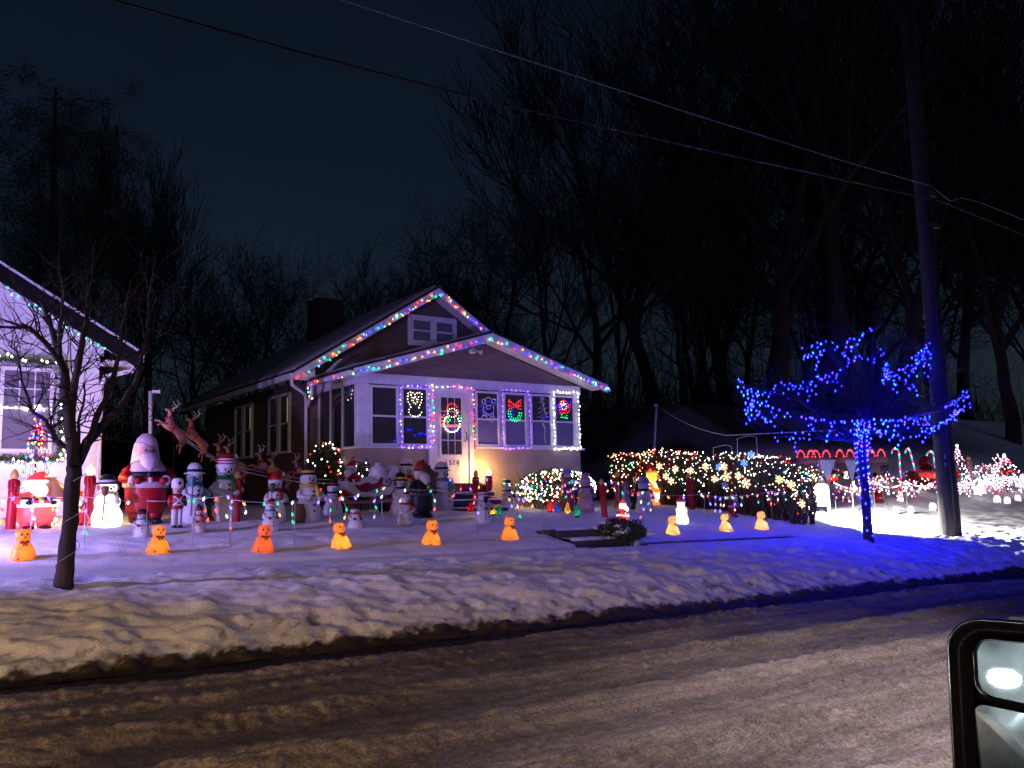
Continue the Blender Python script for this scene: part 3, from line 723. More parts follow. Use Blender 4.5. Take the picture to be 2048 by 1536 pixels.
light_picture('bell_light', 'white lit double bell outline in the window left of the door', [
    ([(c-.17, 3.75), (c-.19, 3.6), (c-.12, 3.48), (c-.1, 3.42)], BWW), ([(c-.17, 3.75), (c-.09, 3.79), (c, 3.74), (c+.09, 3.79), (c+.17, 3.75), (c+.16, 3.58), (c+.1, 3.48), (c+.09, 3.42)], BWW),
    ([(c-.1, 3.72), (c-.05, 3.6), (c, 3.7), (c+.06, 3.6), (c+.1, 3.72)], BWW), ([(c-.08, 3.6), (c, 3.52), (c+.08, 3.6)], BWW), (arc(c, 3.36, .16, .11, 160, 380), BWW)], ypic)
c = 10.36
yd = PY-.06
light_picture('wreath_light', 'lit round face of red and white lights hung on the front door', [
    (arc(c, 3.12, .22, .2, 130, 410, 20), BWW), (arc(c, 3.12, .2, .19, 130, 410, 20), BWW), (arc(c+.02, 3.42, .15, .15, -20, 200, 12), BR), (arc(c+.02, 3.36, .13, .1, 0, 360, 12), (1, .5, .4)),
    ([(c-.2, 3.3), (c-.3, 3.22), (c-.22, 3.12)], BR), ([(c+.2, 3.3), (c+.26, 3.22), (c+.22, 3.14)], BG), (arc(c-.1, 3.2, .06, .05, 0, 360, 8), BG), (arc(c, 3.13, .13, .1, 180, 360, 8), BR)], yd, r=.0095)
c = 12.12
light_picture('bow_wreath_light', 'lit green wreath with a red bow in the window right of the door', [
    (arc(c, 3.42, .19, .20, 170, 370, 18), BG), (arc(c, 3.42, .13, .14, 170, 370, 14), BG), ([(c, 3.6), (c-.17, 3.72), (c-.17, 3.56), (c, 3.62), (c+.17, 3.74), (c+.17, 3.58), (c, 3.6)], BR), ([(c-.16, 3.5), (c-.05, 3.54), (c, 3.6), (c+.08, 3.54), (c+.2, 3.5)], BR), ([(c-.1, 3.66), (c-.1, 3.6)], BR), ([(c+.1, 3.67), (c+.1, 3.6)], BR)], ypic)
c = 13.62
light_picture('mitten_light', 'lit red mitten shape with green cuff in the rightmost window', [
    ([(c-.14, 3.48), (c-.16, 3.6), (c-.12, 3.74), (c, 3.79), (c+.08, 3.72), (c+.1, 3.6), (c+.17, 3.7), (c+.18, 3.58), (c+.1, 3.47), (c-.12, 3.46)], BR), (arc(c-.02, 3.63, .08, .08, 0, 360, 12), (1, .6, .5)), (arc(c-.06, 3.7, .06, .06, 0, 360, 8), (1, .6, .5)), ([(c-.08, 3.54), (c+.06, 3.54)], BR),
    ([(c-.09, 3.42), (c-.11, 3.35), (c-.02, 3.36), (c+.07, 3.34), (c+.06, 3.41)], BG)], ypic)
c = 11.38
light_picture('bear_outline', 'unlit pale outline of a plump figure in the first window right of the door', [
    (arc(c, 3.66, .1, .1, 0, 360, 14), BWW), (arc(c-.13, 3.66, .05, .055, 0, 360, 8), BWW), (arc(c+.15, 3.68, .05, .055, 0, 360, 8), BWW), (arc(c, 3.5, .15, .16, 150, 390, 12), BWW), ([(c-.14, 3.42), (c, 3.36), (c+.14, 3.42)], BWW),
    (arc(c-.12, 3.28, .08, .06, 0, 360, 8), BWW), (arc(c+.1, 3.25, .08, .07, 0, 360, 8), BWW), ([(c-.14, 3.42), (c-.16, 3.3)], BWW), ([(c+.14, 3.42), (c+.13, 3.3)], BWW), (arc(c, 3.58, .08, .1, 200, 340, 8), BWW)], ypic, lit=False)
c = 12.95
light_picture('tree_outline', 'unlit pale zigzag tree outline in the window beside the rightmost one', [
    ([(c, 3.8), (c-.08, 3.70), (c+.08, 3.68), (c-.12, 3.54), (c+.14, 3.58), (c-.14, 3.44), (c+.2, 3.47), (c-.16, 3.34), (c+.22, 3.36), (c-.1, 3.26), (c-.02, 3.3), (c, 3.18), (c+.06, 3.08), (c+.04, 2.9), (c+.06, 2.7)], BWW), ([(c, 3.8), (c+.06, 3.5), (c+.12, 3.36)], BWW), (arc(c, 3.8, .05, .04, 0, 360, 6), BWW)], ypic, lit=False)

# ---- the white house at the left edge
wh = thing('white_house', 'white sided house at the left edge with green lights under its rake', 'house', (-.6, 16.5, 1.2))
WX0, WX1, WY = -4.3, 2.89, 16.5
CXW, HW, ZEW, ZAW = -.7, 4.12, 3.98, 6.45
slope = (ZAW-ZEW)/HW
roofw = lambda z: (CXW-(ZAW-.06-z)/slope, CXW+(ZAW-.06-z)/slope)
MB().box((WX0, WY+.03, .9), (WX1-.01, WY+.13, 4.2)).build('wall', WHITESIDE, wh, False)
MB().box((WX1-.11, WY+.131, .9), (WX1-.01, 26, 4.1)).build('wall', WHITESIDE, wh, False)
MB().prism([(WX0, WY+.03, 4.2), (WX1-.01, WY+.03, 4.2), (CXW, WY+.03, 6.3)], (0, .1, 0)).build('gable_wall', WHITESIDE, wh, False)
lap_boards(wh, WHITESIDE, WY, WX0, WX1-.06, 1.0, 6.2, .19, roofw, lean=.02)
MB().box((WX1-.07, WY-.03, 1.0), (WX1+.02, WY+.03, 4.22)).build('corner_board', WHITE_TRIM, wh, False)
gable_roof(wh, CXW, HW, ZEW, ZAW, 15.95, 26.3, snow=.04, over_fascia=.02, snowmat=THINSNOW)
for s in (-1, 1):
    E_ = Vector((CXW+s*HW, 15.93, ZEW)); A_ = Vector((CXW, 15.93, ZAW))
    MB().prism([E_+Vector((0, -.012, .08)), A_+Vector((0, -.012, .08)), A_+Vector((0, -.012, -.2)), E_+Vector((0, -.012, -.2))], (0, .028, 0)).build('dark_rake_board', BLACKP, wh, False)
    MB().prism([E_+Vector((0, -.03, .085)), A_+Vector((0, -.03, .085)), A_+Vector((0, -.03, .125)), E_+Vector((0, -.03, .125))], (0, .03, 0)).build('drip_edge', SNOWM, wh, False)
    E2 = Vector((CXW+s*(HW-.45), WY-.035, ZEW+.45*slope)); A2 = Vector((CXW, WY-.035, ZAW))
    MB().prism([E2+Vector((0, 0, -.07)), A2+Vector((0, 0, -.07)), A2+Vector((0, 0, -.22)), E2+Vector((0, 0, -.22))], (0, .03, 0)).build('frieze_board', WHITE_TRIM, wh, False)
MB().box((WX1+.03, 15.98, 3.86), (CXW+HW-.01, 16.5, 3.9)).build('eave_soffit', WHITE_TRIM, wh, False)
MB().box((CXW+HW+.001, 15.95, 3.9), (CXW+HW+.1, 26, 4.02)).build('gutter', WHITE_TRIM, wh, False)
MB().tube([(3.44, 16.2, 3.92), (3.4, 16.3, 3.78), (3.0, 16.46, 3.68), (2.95, 16.47, 3.5), (2.95, 16.47, 1.2)], .042, 8).build('downspout', WHITE_TRIM, wh)
wf = sash_window(wh, 1.43, 2.22, 2.36, 3.76, WY-.022, .52, PANEL, PANEL, fw=.06, grid=(3, 2))
settle(wh)
gl = thing('garland', 'dark evergreen garland hung round the window of the white house', 'garland', (1.3, 16.4, 2.3))
m = MB(); rng = random.Random(4)
path = [(1.33, 16.41, 2.28), (1.33, 16.41, 3.86), (2.33, 16.41, 3.86), (2.33, 16.41, 2.26), (1.33, 16.41, 2.26)]
for p in resample(path, .010):
    for k in range(5):
        d = Vector((rng.uniform(-1, 1), rng.uniform(-1, .2), rng.uniform(-1, 1))).normalized()*rng.uniform(.05, .15); q = p-gl.location
        sd = d.cross(Vector((.3, .9, .2))).normalized()*.008
        m.add([q-sd, q+sd, q+d], [(0, 1, 2)])
m.build('needles', LEAFG, gl, False, 'stuff')
light_string('window_lights', 'white lights woven through the garland round the left house window', [(1.36, 16.34, 2.3), (1.34, 16.34, 3.9), (2.36, 16.34, 3.92), (2.38, 16.34, 2.24), (1.3, 16.34, 2.2), (2.38, 16.34, 2.22)], [(1, .95, .85)], .085, r=.016, jit=.055, wire=GREENWIRE, seed=11, strength=19)
light_string('window_lights', 'white lights along the meeting rail of the left house window', [(1.45, 16.38, 3.1), (2.2, 16.38, 3.08)], [(1, .95, .85)], .10, r=.015, jit=.03, wire=GREENWIRE, seed=12, strength=18)
light_string('rake_lights', 'sparse green lights under the rake of the white house', [tuple(at_y(0, 568, 15.97)), tuple(at_y(90, 628, 15.97)), tuple(at_y(190, 690, 15.97)), tuple(at_y(262, 713, 15.97))], [(0, .85, .35), (.05, .8, .6)], .115, r=.015, jit=.035, wire=DARKWIRE, seed=13, strength=9)
# ------------------------------------------------------------------ lawn figures, each kind built once at height 1 facing the street (-Y)
WH = (.80, .79, .76); CREAM = (.78, .70, .55); RED = (.52, .02, .025); DRED = (.30, .015, .02); BLK = (.016, .015, .016); GRN = (.02, .20, .06); TEAL = (.10, .34, .32); NAVY = (.02, .03, .12)
SKIN = (.72, .46, .36); ORG = (.90, .34, .055); BRN = (.22, .11, .05); YEL = (.75, .55, .06); PINKW = (.74, .62, .64); PURP = (.36, .30, .55)
_parts = {}
def assemble(key, builder, name, label, cat, loc, rz, h, group=None, wide=1.0, lit=None):
    """builder() -> [(part name, mesh builder, colour)]; meshes are shared between alike figures"""
    if key not in _parts:
        _parts[key] = [(n, mb.mesh(n, plastic(c) if not isinstance(c, bpy.types.Material) else c)) for n, mb, c in builder()]
    t = thing(name, label, cat, loc, rz, group, (h*wide, h*wide, h))
    for n, me in _parts[key]: link(n, me, t)
    if lit:
        for L_ in lit: lamp(t, (0, L_[3] if len(L_) > 3 else -.02, L_[0]), L_[1]*h*h, L_[2], .03*h)
    return t
def arm_tube(s, sh, el, ha, r0=.055, r1=.045):
    return MB().tube([(s*sh[0], sh[1], sh[2]), (s*(sh[0]+el[0])/2+s*.01, (sh[1]+el[1])/2, (sh[2]+el[2])/2), (s*el[0], el[1], el[2]), (s*(el[0]+ha[0])/2, (el[1]+ha[1])/2, (el[2]+ha[2])/2), (s*ha[0], ha[1], ha[2])], [r0*.9, r0, r0, r1, r1*.9], 10)
def top_hat(c, band, z=.83, r=.105, h=.16, brim=.185, snowtop=False):
    out = [('hat', MB().lathe([(0, z-.012), (brim*.7, z-.015), (brim, z-.004), (brim, z+.008), (r*1.08, z+.016), (r, z+.03), (r*1.02, z+h*.9), (r*.93, z+h), (0, z+h+.006)], 20), c)]
    out.append(('hat_band', MB().lathe([(r*1.03, z+.02), (r*1.09, z+.022), (r*1.07, z+.062), (r*1.0, z+.064)], 20), band))
    if snowtop: out.append(('snow_cap', MB().lathe([(0, z+h-.01), (r*.95, z+h), (r*.8, z+h+.035), (r*.3, z+h+.05), (0, z+h+.052)], 16), WH))
    return out
def bowler(c, band, z=.82):
    return [('hat', MB().lathe([(0, z-.01), (.17, z-.02), (.185, z-.005), (.17, z+.008), (.125, z+.02), (.125, z+.07), (.105, z+.125), (.06, z+.165), (0, z+.175)], 20), c),
            ('hat_band', MB().lathe([(.122, z+.018), (.131, z+.02), (.131, z+.062), (.122, z+.064)], 20), band)]
def stocking(c, trim, z=.80, lean=.1):
    return [('cap', MB().tube([(0, 0, z), (0, 0, z+.05), (lean*.25, .01, z+.11), (lean*.8, .02, z+.155), (lean*1.5, .02, z+.15)], [.128, .122, .09, .055, .025], 14), c),
            ('cap_trim', MB().lathe([(.11, z-.03), (.142, z-.022), (.148, z+.005), (.138, z+.03), (.11, z+.035)], 18), trim),
            ('pompon', MB().ell((lean*1.65, .02, z+.145), .036, 10, 6), trim)]
def face(y, z, sp=.045, er=.016, smile=True, nose=BLK, nr=.02, cheeks=False):
    out = [('eye', MB().ell((-sp, y+.006, z+.035), (er, er*.7, er*1.25), 8, 6), BLK), ('eye', MB().ell((sp, y+.006, z+.035), (er, er*.7, er*1.25), 8, 6), BLK), ('nose', MB().ell((0, y-.012, z), (nr, nr*1.2, nr), 8, 6), nose)]
    if smile: out.append(('mouth', MB().tube([(-.05, y+.016, z-.028), (-.025, y+.0, z-.046), (0, y-.004, z-.051), (.025, y, z-.046), (.05, y+.016, z-.028)], .007, 6), BLK))
    return out
def snowman(hat='top', hatc=BLK, band=RED, scarf=RED, buttons=BLK, bodyc=WH, e=0.0, arms=True, mitt=None, broom=False, ear=None, snowtop=False, basket=False, stripes=None, wreath=False):
    def b():
        P = [('body', MB().lathe([(0, 0), (.16, 0), (.205, .03), (.225, .13), (.215, .24), (.175, .35), (.165, .385), (.185, .45), (.18, .52), (.14, .59), (.108, .625), (.118, .66), (.136, .72), (.134, .78), (.11, .84), (.06, .875), (0, .885)], 24, sy=.9), lit_plastic(bodyc, e) if e else bodyc)]
        P += face(-.122, .715)
        if hat == 'top': P += top_hat(hatc, band, snowtop=snowtop)
        elif hat == 'bowler': P += bowler(hatc, band)
        else: P += stocking(hatc, band)
        if scarf:
            P.append(('scarf', MB().lathe([(.10, .605), (.145, .61), (.152, .635), (.14, .66), (.11, .665)], 20), scarf))
            P.append(('scarf_tail', MB().tube([(.06, -.125, .63), (.075, -.165, .57), (.07, -.185, .50), (.08, -.185, .43)], [.026, .032, .036, .04], 8), scarf))
        if buttons:
            for z in (.53, .46, .30, .20): P.append(('button', MB().ell((0, -.17 if z > .4 else -.198, z), (.02, .014, .02), 8, 6), buttons))
        if arms:
            for s in (-1, 1):
                P.append(('arm', arm_tube(s, (.15, -.02, .55), (.215, -.09, .45), (.12, -.18, .42), .048, .042), bodyc))
                P.append(('mitten', MB().ell((s*.10, -.195, .42), (.05, .035, .045), 10, 6), mitt or bodyc))
        if broom:
            P.append(('broom_handle', MB().tube([(-.15, -.23, .12), (-.12, -.215, .62)], .011, 6), BRN)); P.append(('broom_bristles', MB().lathe([(.015, .02), (.035, .04), (.06, .16), (.05, .2), (0, .21)], 10, (-.12, -.215, .56)), YEL if broom == 1 else broom))
        if ear:
            for s in (-1, 1): P.append(('earmuff', MB().ell((s*.135, -.01, .74), (.032, .05, .055), 10, 6), ear))
        if basket: P.append(('sack', MB().lathe([(0, 0), (.10, .0), (.13, .06), (.125, .2), (.09, .27), (.1, .30), (0, .31)], 14, (-.24, -.10, .02)), BRN))
        if wreath:
            P.append(('wreath', MB().tube([(.06+.075*math.cos(a), -.21, .42+.075*math.sin(a)) for a in [k*math.pi/6 for k in range(12)]], .028, 7, True), TEAL))
        if stripes:
            for z, w in ((.86, .128), (.90, .115)): P.append(('stripe', MB().lathe([(w, z-.012), (w+.008, z), (w, z+.012)], 16, (.012, 0, 0)), stripes))
        return P
    return b
def santa(coat=RED, trim=WH, hatc=RED, skin=SKIN, sack=None, belt=BLK, beard=WH, hood=False, glove=BLK, e=0.0):
    def b(coat=coat, trim=trim, hatc=hatc, skin=skin, beard=beard):
        hc = hatc
        if e: coat, trim, hatc, skin, beard = lit_plastic((.75, .05, .06), e*.75), lit_plastic(trim, e*1.5), lit_plastic((.75, .05, .06), e*.6), lit_plastic((.9, .6, .5), e*1.6), lit_plastic(beard, e*2.0)
        P = [('coat', MB().lathe([(0, .12), (.19, .12), (.205, .15), (.215, .25), (.222, .36), (.225, .44), (.208, .52), (.195, .57), (.165, .63), (.11, .67), (0, .68)], 26, sy=.88), coat),
             ('hem_trim', MB().lathe([(.20, .385), (.238, .395), (.252, .42), (.242, .45), (.205, .46)], 26, sy=.9), trim),
             ('belt', MB().lathe([(.19, .505), (.224, .508), (.216, .562), (.19, .565)], 26, sy=.88), belt),
             ('buckle', MB().box((-.036, -.212, .508), (.036, -.19, .562)), YEL if hc == RED else belt),
             ('front_trim', MB().tube([(0, -.165, .63), (0, -.18, .58)], .024, 8).tube([(0, -.193, .50), (0, -.203, .44)], .024, 8), trim)]
        for s in (-1, 1):
            P.append(('boot', MB().ell((s*.095, -.06, .035), (.07, .11, .04), 12, 7), BLK))
            P.append(('leg', MB().tube([(s*.095, -.01, .03), (s*.1, 0, .17)], [.075, .09], 12), coat))
            P.append(('sleeve', arm_tube(s, (.15, -.01, .605), (.245, -.05, .50), (.17, -.16, .47), .062, .052), coat))
            P.append(('cuff', MB().tube([(s*.19, -.14, .472), (s*.16, -.172, .468)], .056, 10), trim))
            P.append(('glove', MB().ell((s*.135, -.195, .468), (.045, .04, .04), 10, 6), glove))
        P += [('head', MB().ell((0, -.01, .765), (.105, .10, .115), 18, 10), skin),
              ('beard', MB().tube([(0, -.045, .745), (0, -.085, .70), (0, -.115, .645), (0, -.135, .585), (0, -.14, .545)], [.085, .10, .092, .06, .015], 14), beard),
              ('moustache', MB().ell((-.035, -.125, .742), (.045, .02, .018), 10, 6, Matrix.Rotation(R(14), 3, 'Y')), beard), ('moustache', MB().ell((.035, -.125, .742), (.045, .02, .018), 10, 6, Matrix.Rotation(R(-14), 3, 'Y')), beard)]
        P += [('eye', MB().ell((-.036, -.102, .795), (.012, .008, .014), 8, 5), BLK), ('eye', MB().ell((.036, -.102, .795), (.012, .008, .014), 8, 5), BLK), ('nose', MB().ell((0, -.120, .768), (.018, .02, .018), 8, 6), (.7, .3, .26)),
              ('hair', MB().ell((0, .035, .77), (.125, .10, .12), 14, 8), beard)]
        if hood:
            P.append(('hood', MB().tube([(0, .05, .66), (0, .06, .76), (0, .05, .85), (.0, .03, .93), (0, .03, .985)], [.16, .145, .13, .10, .05], 18), hatc))
            P.append(('shawl', MB().lathe([(.10, .56), (.205, .565), (.215, .59), (.165, .66), (.12, .70)], 20, sy=.85), hatc))
        else:
            P += [('cap', MB().tube([(0, 0, .82), (0, 0, .88), (.03, .02, .94), (.08, .03, .975), (.125, .03, .95)], [.118, .112, .085, .055, .03], 14), hatc), ('cap_trim', MB().lathe([(.10, .815), (.126, .822), (.13, .845), (.12, .868), (.1, .87)], 18), trim), ('pompon', MB().ell((.14, .03, .93), .035, 10, 6), trim)]
        if sack: P.append(('sack', MB().lathe([(0, 0), (.12, 0), (.17, .08), (.17, .24), (.12, .36), (.06, .42), (.07, .46), (0, .46)], 18, (.17, .03, .46)), sack))
        return P
    return b
def bear(c=ORG, e=.22):
    def b():
        c0 = c; shell = lit_plastic(c, e)
        d = tuple(v*.5 for v in c)
        P = [('body', MB().lathe([(0, 0), (.29, 0), (.34, .03), (.36, .07), (.365, .12), (.35, .18), (.33, .23), (.305, .30), (.28, .36), (.255, .41), (.23, .46), (.185, .54), (.155, .60)], 32, sy=.85, cap1=False).sculpt([((-.22, -.2, .06), .12, .07), ((.22, -.2, .06), .12, .07), ((-.22, -.17, .32), .09, .04), ((.22, -.17, .32), .09, .04), ((-.16, -.2, .24), .07, .03), ((.16, -.2, .24), .07, .03)]), shell),
             ('head', MB().lathe([(.125, .545), (.15, .56), (.195, .61), (.215, .66), (.222, .72), (.212, .79), (.185, .84), (.14, .88), (.075, .905), (0, .91)], 32, sy=.88, cap0=False).sculpt([((0, -.19, .665), .09, .055)]), shell),
             ('ear', MB().ell((-.145, .01, .862), (.062, .04, .058), 12, 7), shell), ('ear', MB().ell((.145, .01, .862), (.062, .04, .058), 12, 7), shell), ('paw_pad', MB().ell((-.22, -.35, .07), (.04, .02, .035), 8, 5), (.55, .13, .03)), ('paw_pad', MB().ell((.22, -.35, .07), (.04, .02, .035), 8, 5), (.55, .13, .03)), ('leg_seam', MB().tube([(-.30, -.21, .03), (-.27, -.235, .14), (-.2, -.25, .19), (-.12, -.285, .13), (-.11, -.30, .03)], .008, 5), (.6, .16, .03)), ('leg_seam', MB().tube([(.30, -.21, .03), (.27, -.235, .14), (.2, -.25, .19), (.12, -.285, .13), (.11, -.30, .03)], .008, 5), (.6, .16, .03)),
             ('nose', MB().ell((0, -.24, .69), (.028, .02, .02), 8, 6), (.05, .02, .01)),
             ('eye', MB().ell((-.075, -.178, .765), (.032, .018, .036), 8, 6), (.03, .01, .008)), ('eye', MB().ell((.075, -.178, .765), (.032, .018, .036), 8, 6), (.03, .01, .008)),
             ('mouth', MB().tube([(-.035, -.222, .645), (0, -.232, .635), (.035, -.222, .645)], .007, 6), (.08, .02, .01))]
        P.append(('bow', MB().ell((-.075, -.165, .535), (.07, .03, .04), 10, 6).ell((.075, -.165, .535), (.07, .03, .04), 10, 6).ell((0, -.185, .53), (.03, .03, .03), 8, 6).tube([(-.02, -.19, .52), (-.05, -.225, .43)], [.018, .026], 6).tube([(.02, -.19, .52), (.05, -.225, .43)], [.018, .026], 6), (.55, .10, .03)))
        return P
    return b
def candle(c=RED, fl=(.72, .48, .12), lit=False):
    def b():
        m = MB(); pr = [(0, 0), (.082, 0), (.082, .02), (.074, .04), (.072, .40), (.072, .76), (.078, .785), (.076, .815), (.04, .83), (0, .825)]
        m.lathe(pr, 18)
        rng = random.Random(3)
        for k in range(9):   # wax runs down the side
            a = k*2*math.pi/9+rng.uniform(-.2, .2); L = rng.uniform(.06, .32); x, y = .072*math.cos(a), .072*math.sin(a)
            m.tube([(x, y, .80), (x*1.05, y*1.05, .79-L*.6), (x*1.03, y*1.03, .79-L)], [.014, .015, .008], 6)
        f = MB().lathe([(0, .822), (.03, .825), (.058, .855), (.066, .89), (.05, .94), (.022, .98), (0, 1.0)], 16)
        return [('candle_body', m, c), ('flame', f, glow((1, .62, .24), 7) if lit else fl)]
    return b
def soldier():
    P = [('hat', MB().lathe([(0, .79), (.10, .79), (.112, .83), (.11, .93), (.085, .985), (0, 1.0)], 18), WH), ('badge', MB().ell((0, -.108, .89), (.028, .012, .035), 8, 6), BLK),
         ('head', MB().ell((0, 0, .745), (.088, .085, .09), 16, 9), SKIN), ('jacket', MB().lathe([(0, .38), (.11, .38), (.118, .42), (.10, .52), (.125, .62), (.10, .665), (.05, .69), (0, .69)], 20, sy=.8), RED),
         ('belt', MB().lathe([(.1, .45), (.122, .452), (.122, .485), (.1, .487)], 18, sy=.82), WH)]
    P.append(('cross_strap', MB().tube([(-.09, -.075, .64), (0, -.105, .55), (.09, -.085, .47)], .014, 6).tube([(.09, -.075, .64), (0, -.108, .55), (-.09, -.085, .47)], .014, 6), WH))
    for s in (-1, 1):
        P.append(('arm', MB().tube([(s*.12, 0, .64), (s*.155, -.01, .54), (s*.145, -.03, .44)], [.038, .04, .032], 10), RED)); P.append(('leg', MB().tube([(s*.052, 0, .40), (s*.055, 0, .2), (s*.055, 0, .04)], [.055, .05, .046], 10), WH)); P.append(('boot', MB().ell((s*.058, -.03, .03), (.05, .075, .032), 10, 6), BLK))
    P += [('eye', MB().ell((-.03, -.08, .76), (.01, .007, .012), 6, 5), BLK), ('eye', MB().ell((.03, -.08, .76), (.01, .007, .012), 6, 5), BLK), ('moustache', MB().tube([(-.04, -.078, .722), (0, -.09, .732), (.04, -.078, .722)], .01, 6), BLK)]
    return P
def robed(robe=WH, hair=(.5, .5, .5), base=None, book=True, beard=None):
    def b():
        P = [('robe', MB().lathe([(0, 0), (.23, 0), (.225, .06), (.19, .3), (.15, .5), (.16, .6), (.11, .67), (0, .68)], 20, sy=.85), robe), ('head', MB().ell((0, -.01, .79), (.125, .12, .13), 16, 10), SKIN if not beard else SKIN),
             ('hair', MB().ell((0, .02, .83), (.145, .135, .14), 16, 10), hair)]
        P += face(-.118, .775, .04, .013)
        for s in (-1, 1): P.append(('sleeve', arm_tube(s, (.14, -.01, .57), (.2, -.08, .47), (.07, -.18, .46), .05, .05), robe))
        if base: P.append(('skirt_band', MB().lathe([(.22, .0), (.245, .01), (.225, .14), (.2, .15)], 20, sy=.87), base))
        if book: P.append(('song_book', MB().prism([(-.10, -.215, .44), (0, -.195, .43), (.10, -.215, .44), (.10, -.235, .55), (0, -.215, .54), (-.10, -.235, .55)], (0, .012, 0)), DRED))
        if beard: P.append(('beard', MB().tube([(0, -.09, .76), (0, -.13, .68), (0, -.15, .58)], [.08, .09, .03], 12), beard))
        return P
    return b
def standing_bear(fur=ORG, cap=RED, vest=None, scarf=None, e=0.0):
    def b(fur=fur, vest=vest):
        if e: fur, vest = lit_plastic(fur, e), lit_plastic(vest or fur, e)
        P = [('body', MB().lathe([(0, .08), (.14, .08), (.195, .16), (.205, .28), (.18, .42), (.14, .53), (.11, .58), (0, .59)], 22, sy=.88), vest or fur), ('head', MB().ell((0, -.02, .73), (.165, .15, .145), 18, 10), fur), ('muzzle', MB().ell((0, -.165, .70), (.075, .06, .055), 12, 7), CREAM), ('nose', MB().ell((0, -.225, .72), (.025, .018, .018), 8, 5), BLK)]
        for s in (-1, 1):
            P += [('ear', MB().ell((s*.13, .0, .85), (.055, .035, .055), 10, 6), fur), ('eye', MB().ell((s*.055, -.158, .765), (.016, .01, .02), 8, 5), BLK), ('arm', arm_tube(s, (.15, -.01, .5), (.22, -.08, .38), (.14, -.18, .36), .055, .055), fur), ('leg', MB().tube([(s*.1, 0, .18), (s*.11, -.02, .05)], [.085, .08], 12), fur), ('paw', MB().ell((s*.11, -.06, .04), (.08, .11, .045), 10, 6), fur)]
        if cap: P += [('cap', MB().tube([(0, 0, .82), (0, 0, .88), (.04, .02, .95), (.1, .03, .98), (.15, .03, .94)], [.13, .12, .085, .05, .025], 14), cap), ('cap_trim', MB().lathe([(.11, .80), (.142, .81), (.145, .835), (.13, .855), (.1, .86)], 18), WH), ('pompon', MB().ell((.165, .03, .92), .035, 8, 6), WH)]
        if scarf: P += [('scarf', MB().lathe([(.11, .555), (.155, .565), (.16, .595), (.12, .61)], 18), scarf), ('scarf_tail', MB().tube([(.06, -.15, .58), (.10, -.2, .48), (.09, -.2, .40)], [.03, .036, .04], 8), scarf)]
        return P
    return b

WARM = (1, .72, .38); WHITEL = (1, .86, .62); ORL = (1, .45, .10)
def put(key, builder, name, label, cat, cx, yt, yb, rz=0, group=None, wide=1.0, lit=None, sink=.02, off=0.0, up=0.0):
    p = on_ground(cx, yb); ymax = 16.62 if cx < 1190 else 18.6
    if cx < 1560 and p[1] > ymax: p = at_y(cx, yb, ymax)
    if off: p = p+np.array([0, off, 0])
    h = (yb-yt)/FPX*depth(p)*1.02+sink
    return assemble(key, builder, name, label, cat, (p[0], p[1], float(Hs(p[0], p[1]))-sink+up), R(rz), h, group, wide, lit)

BL = 'lit orange bear figures along the front of the lawn'
blit = [(.16, 6.5, (1, .72, .34)), (.68, 1.6, (1, .62, .3))]
for i, (cx, yt, yb, rz, lab) in enumerate([
    (46, 1054, 1116, 8, 'glowing orange bear left of the bare young tree by the verge'), (316, 1047, 1105, 5, 'glowing orange bear beside the small green scarfed snowman'), (525, 1046, 1103, -6, 'red-orange glowing bear, the darkest of the row of bears'),
    (682, 1042, 1095, 12, 'glowing bear whose lower body shines yellow, in front of the seated snowman'), (862, 1037, 1088, 0, 'glowing orange bear in front of the striped cap snowman'), (1019, 1031, 1078, 10, 'glowing orange bear just left of the garden steps'),
    (1345, 1029, 1067, 12, 'pale glowing bear in front of the lit red capped snowman'), (1452, 1025, 1062, 10, 'pale glowing bear in front of the unlit bearded figure'), (1523, 1020, 1058, 14, 'pale glowing bear nearest the trunks of the hedge')]):
    c = (.85, .20, .05) if i == 2 else ORG if i < 6 else (.95, .55, .20)
    lw = [(.2, 5.5, (1, .45, .22)), (.68, 1.2, (1, .4, .2))] if i == 2 else [(.20, 13.0, (1, .80, .46)), (.68, 3, (1, .75, .4))] if i >= 6 else [(.15, 15.0, (1, .78, .34)), (.68, 1.8, (1, .62, .3))] if i == 3 else blit
    t = put('bear%d' % (0 if i == 2 else 1 if i < 6 else 2), bear(c), 'bear_figurine', lab, 'figurine', cx, yt, yb, rz, BL, lit=lw)
    t.rotation_euler[0] = R((3, -4, 2, -2, 5, -3, 4, -5, 2)[i]); t.rotation_euler[1] = R((-3, 2, 4, -5, 1, 5, -4, 3, -2)[i])

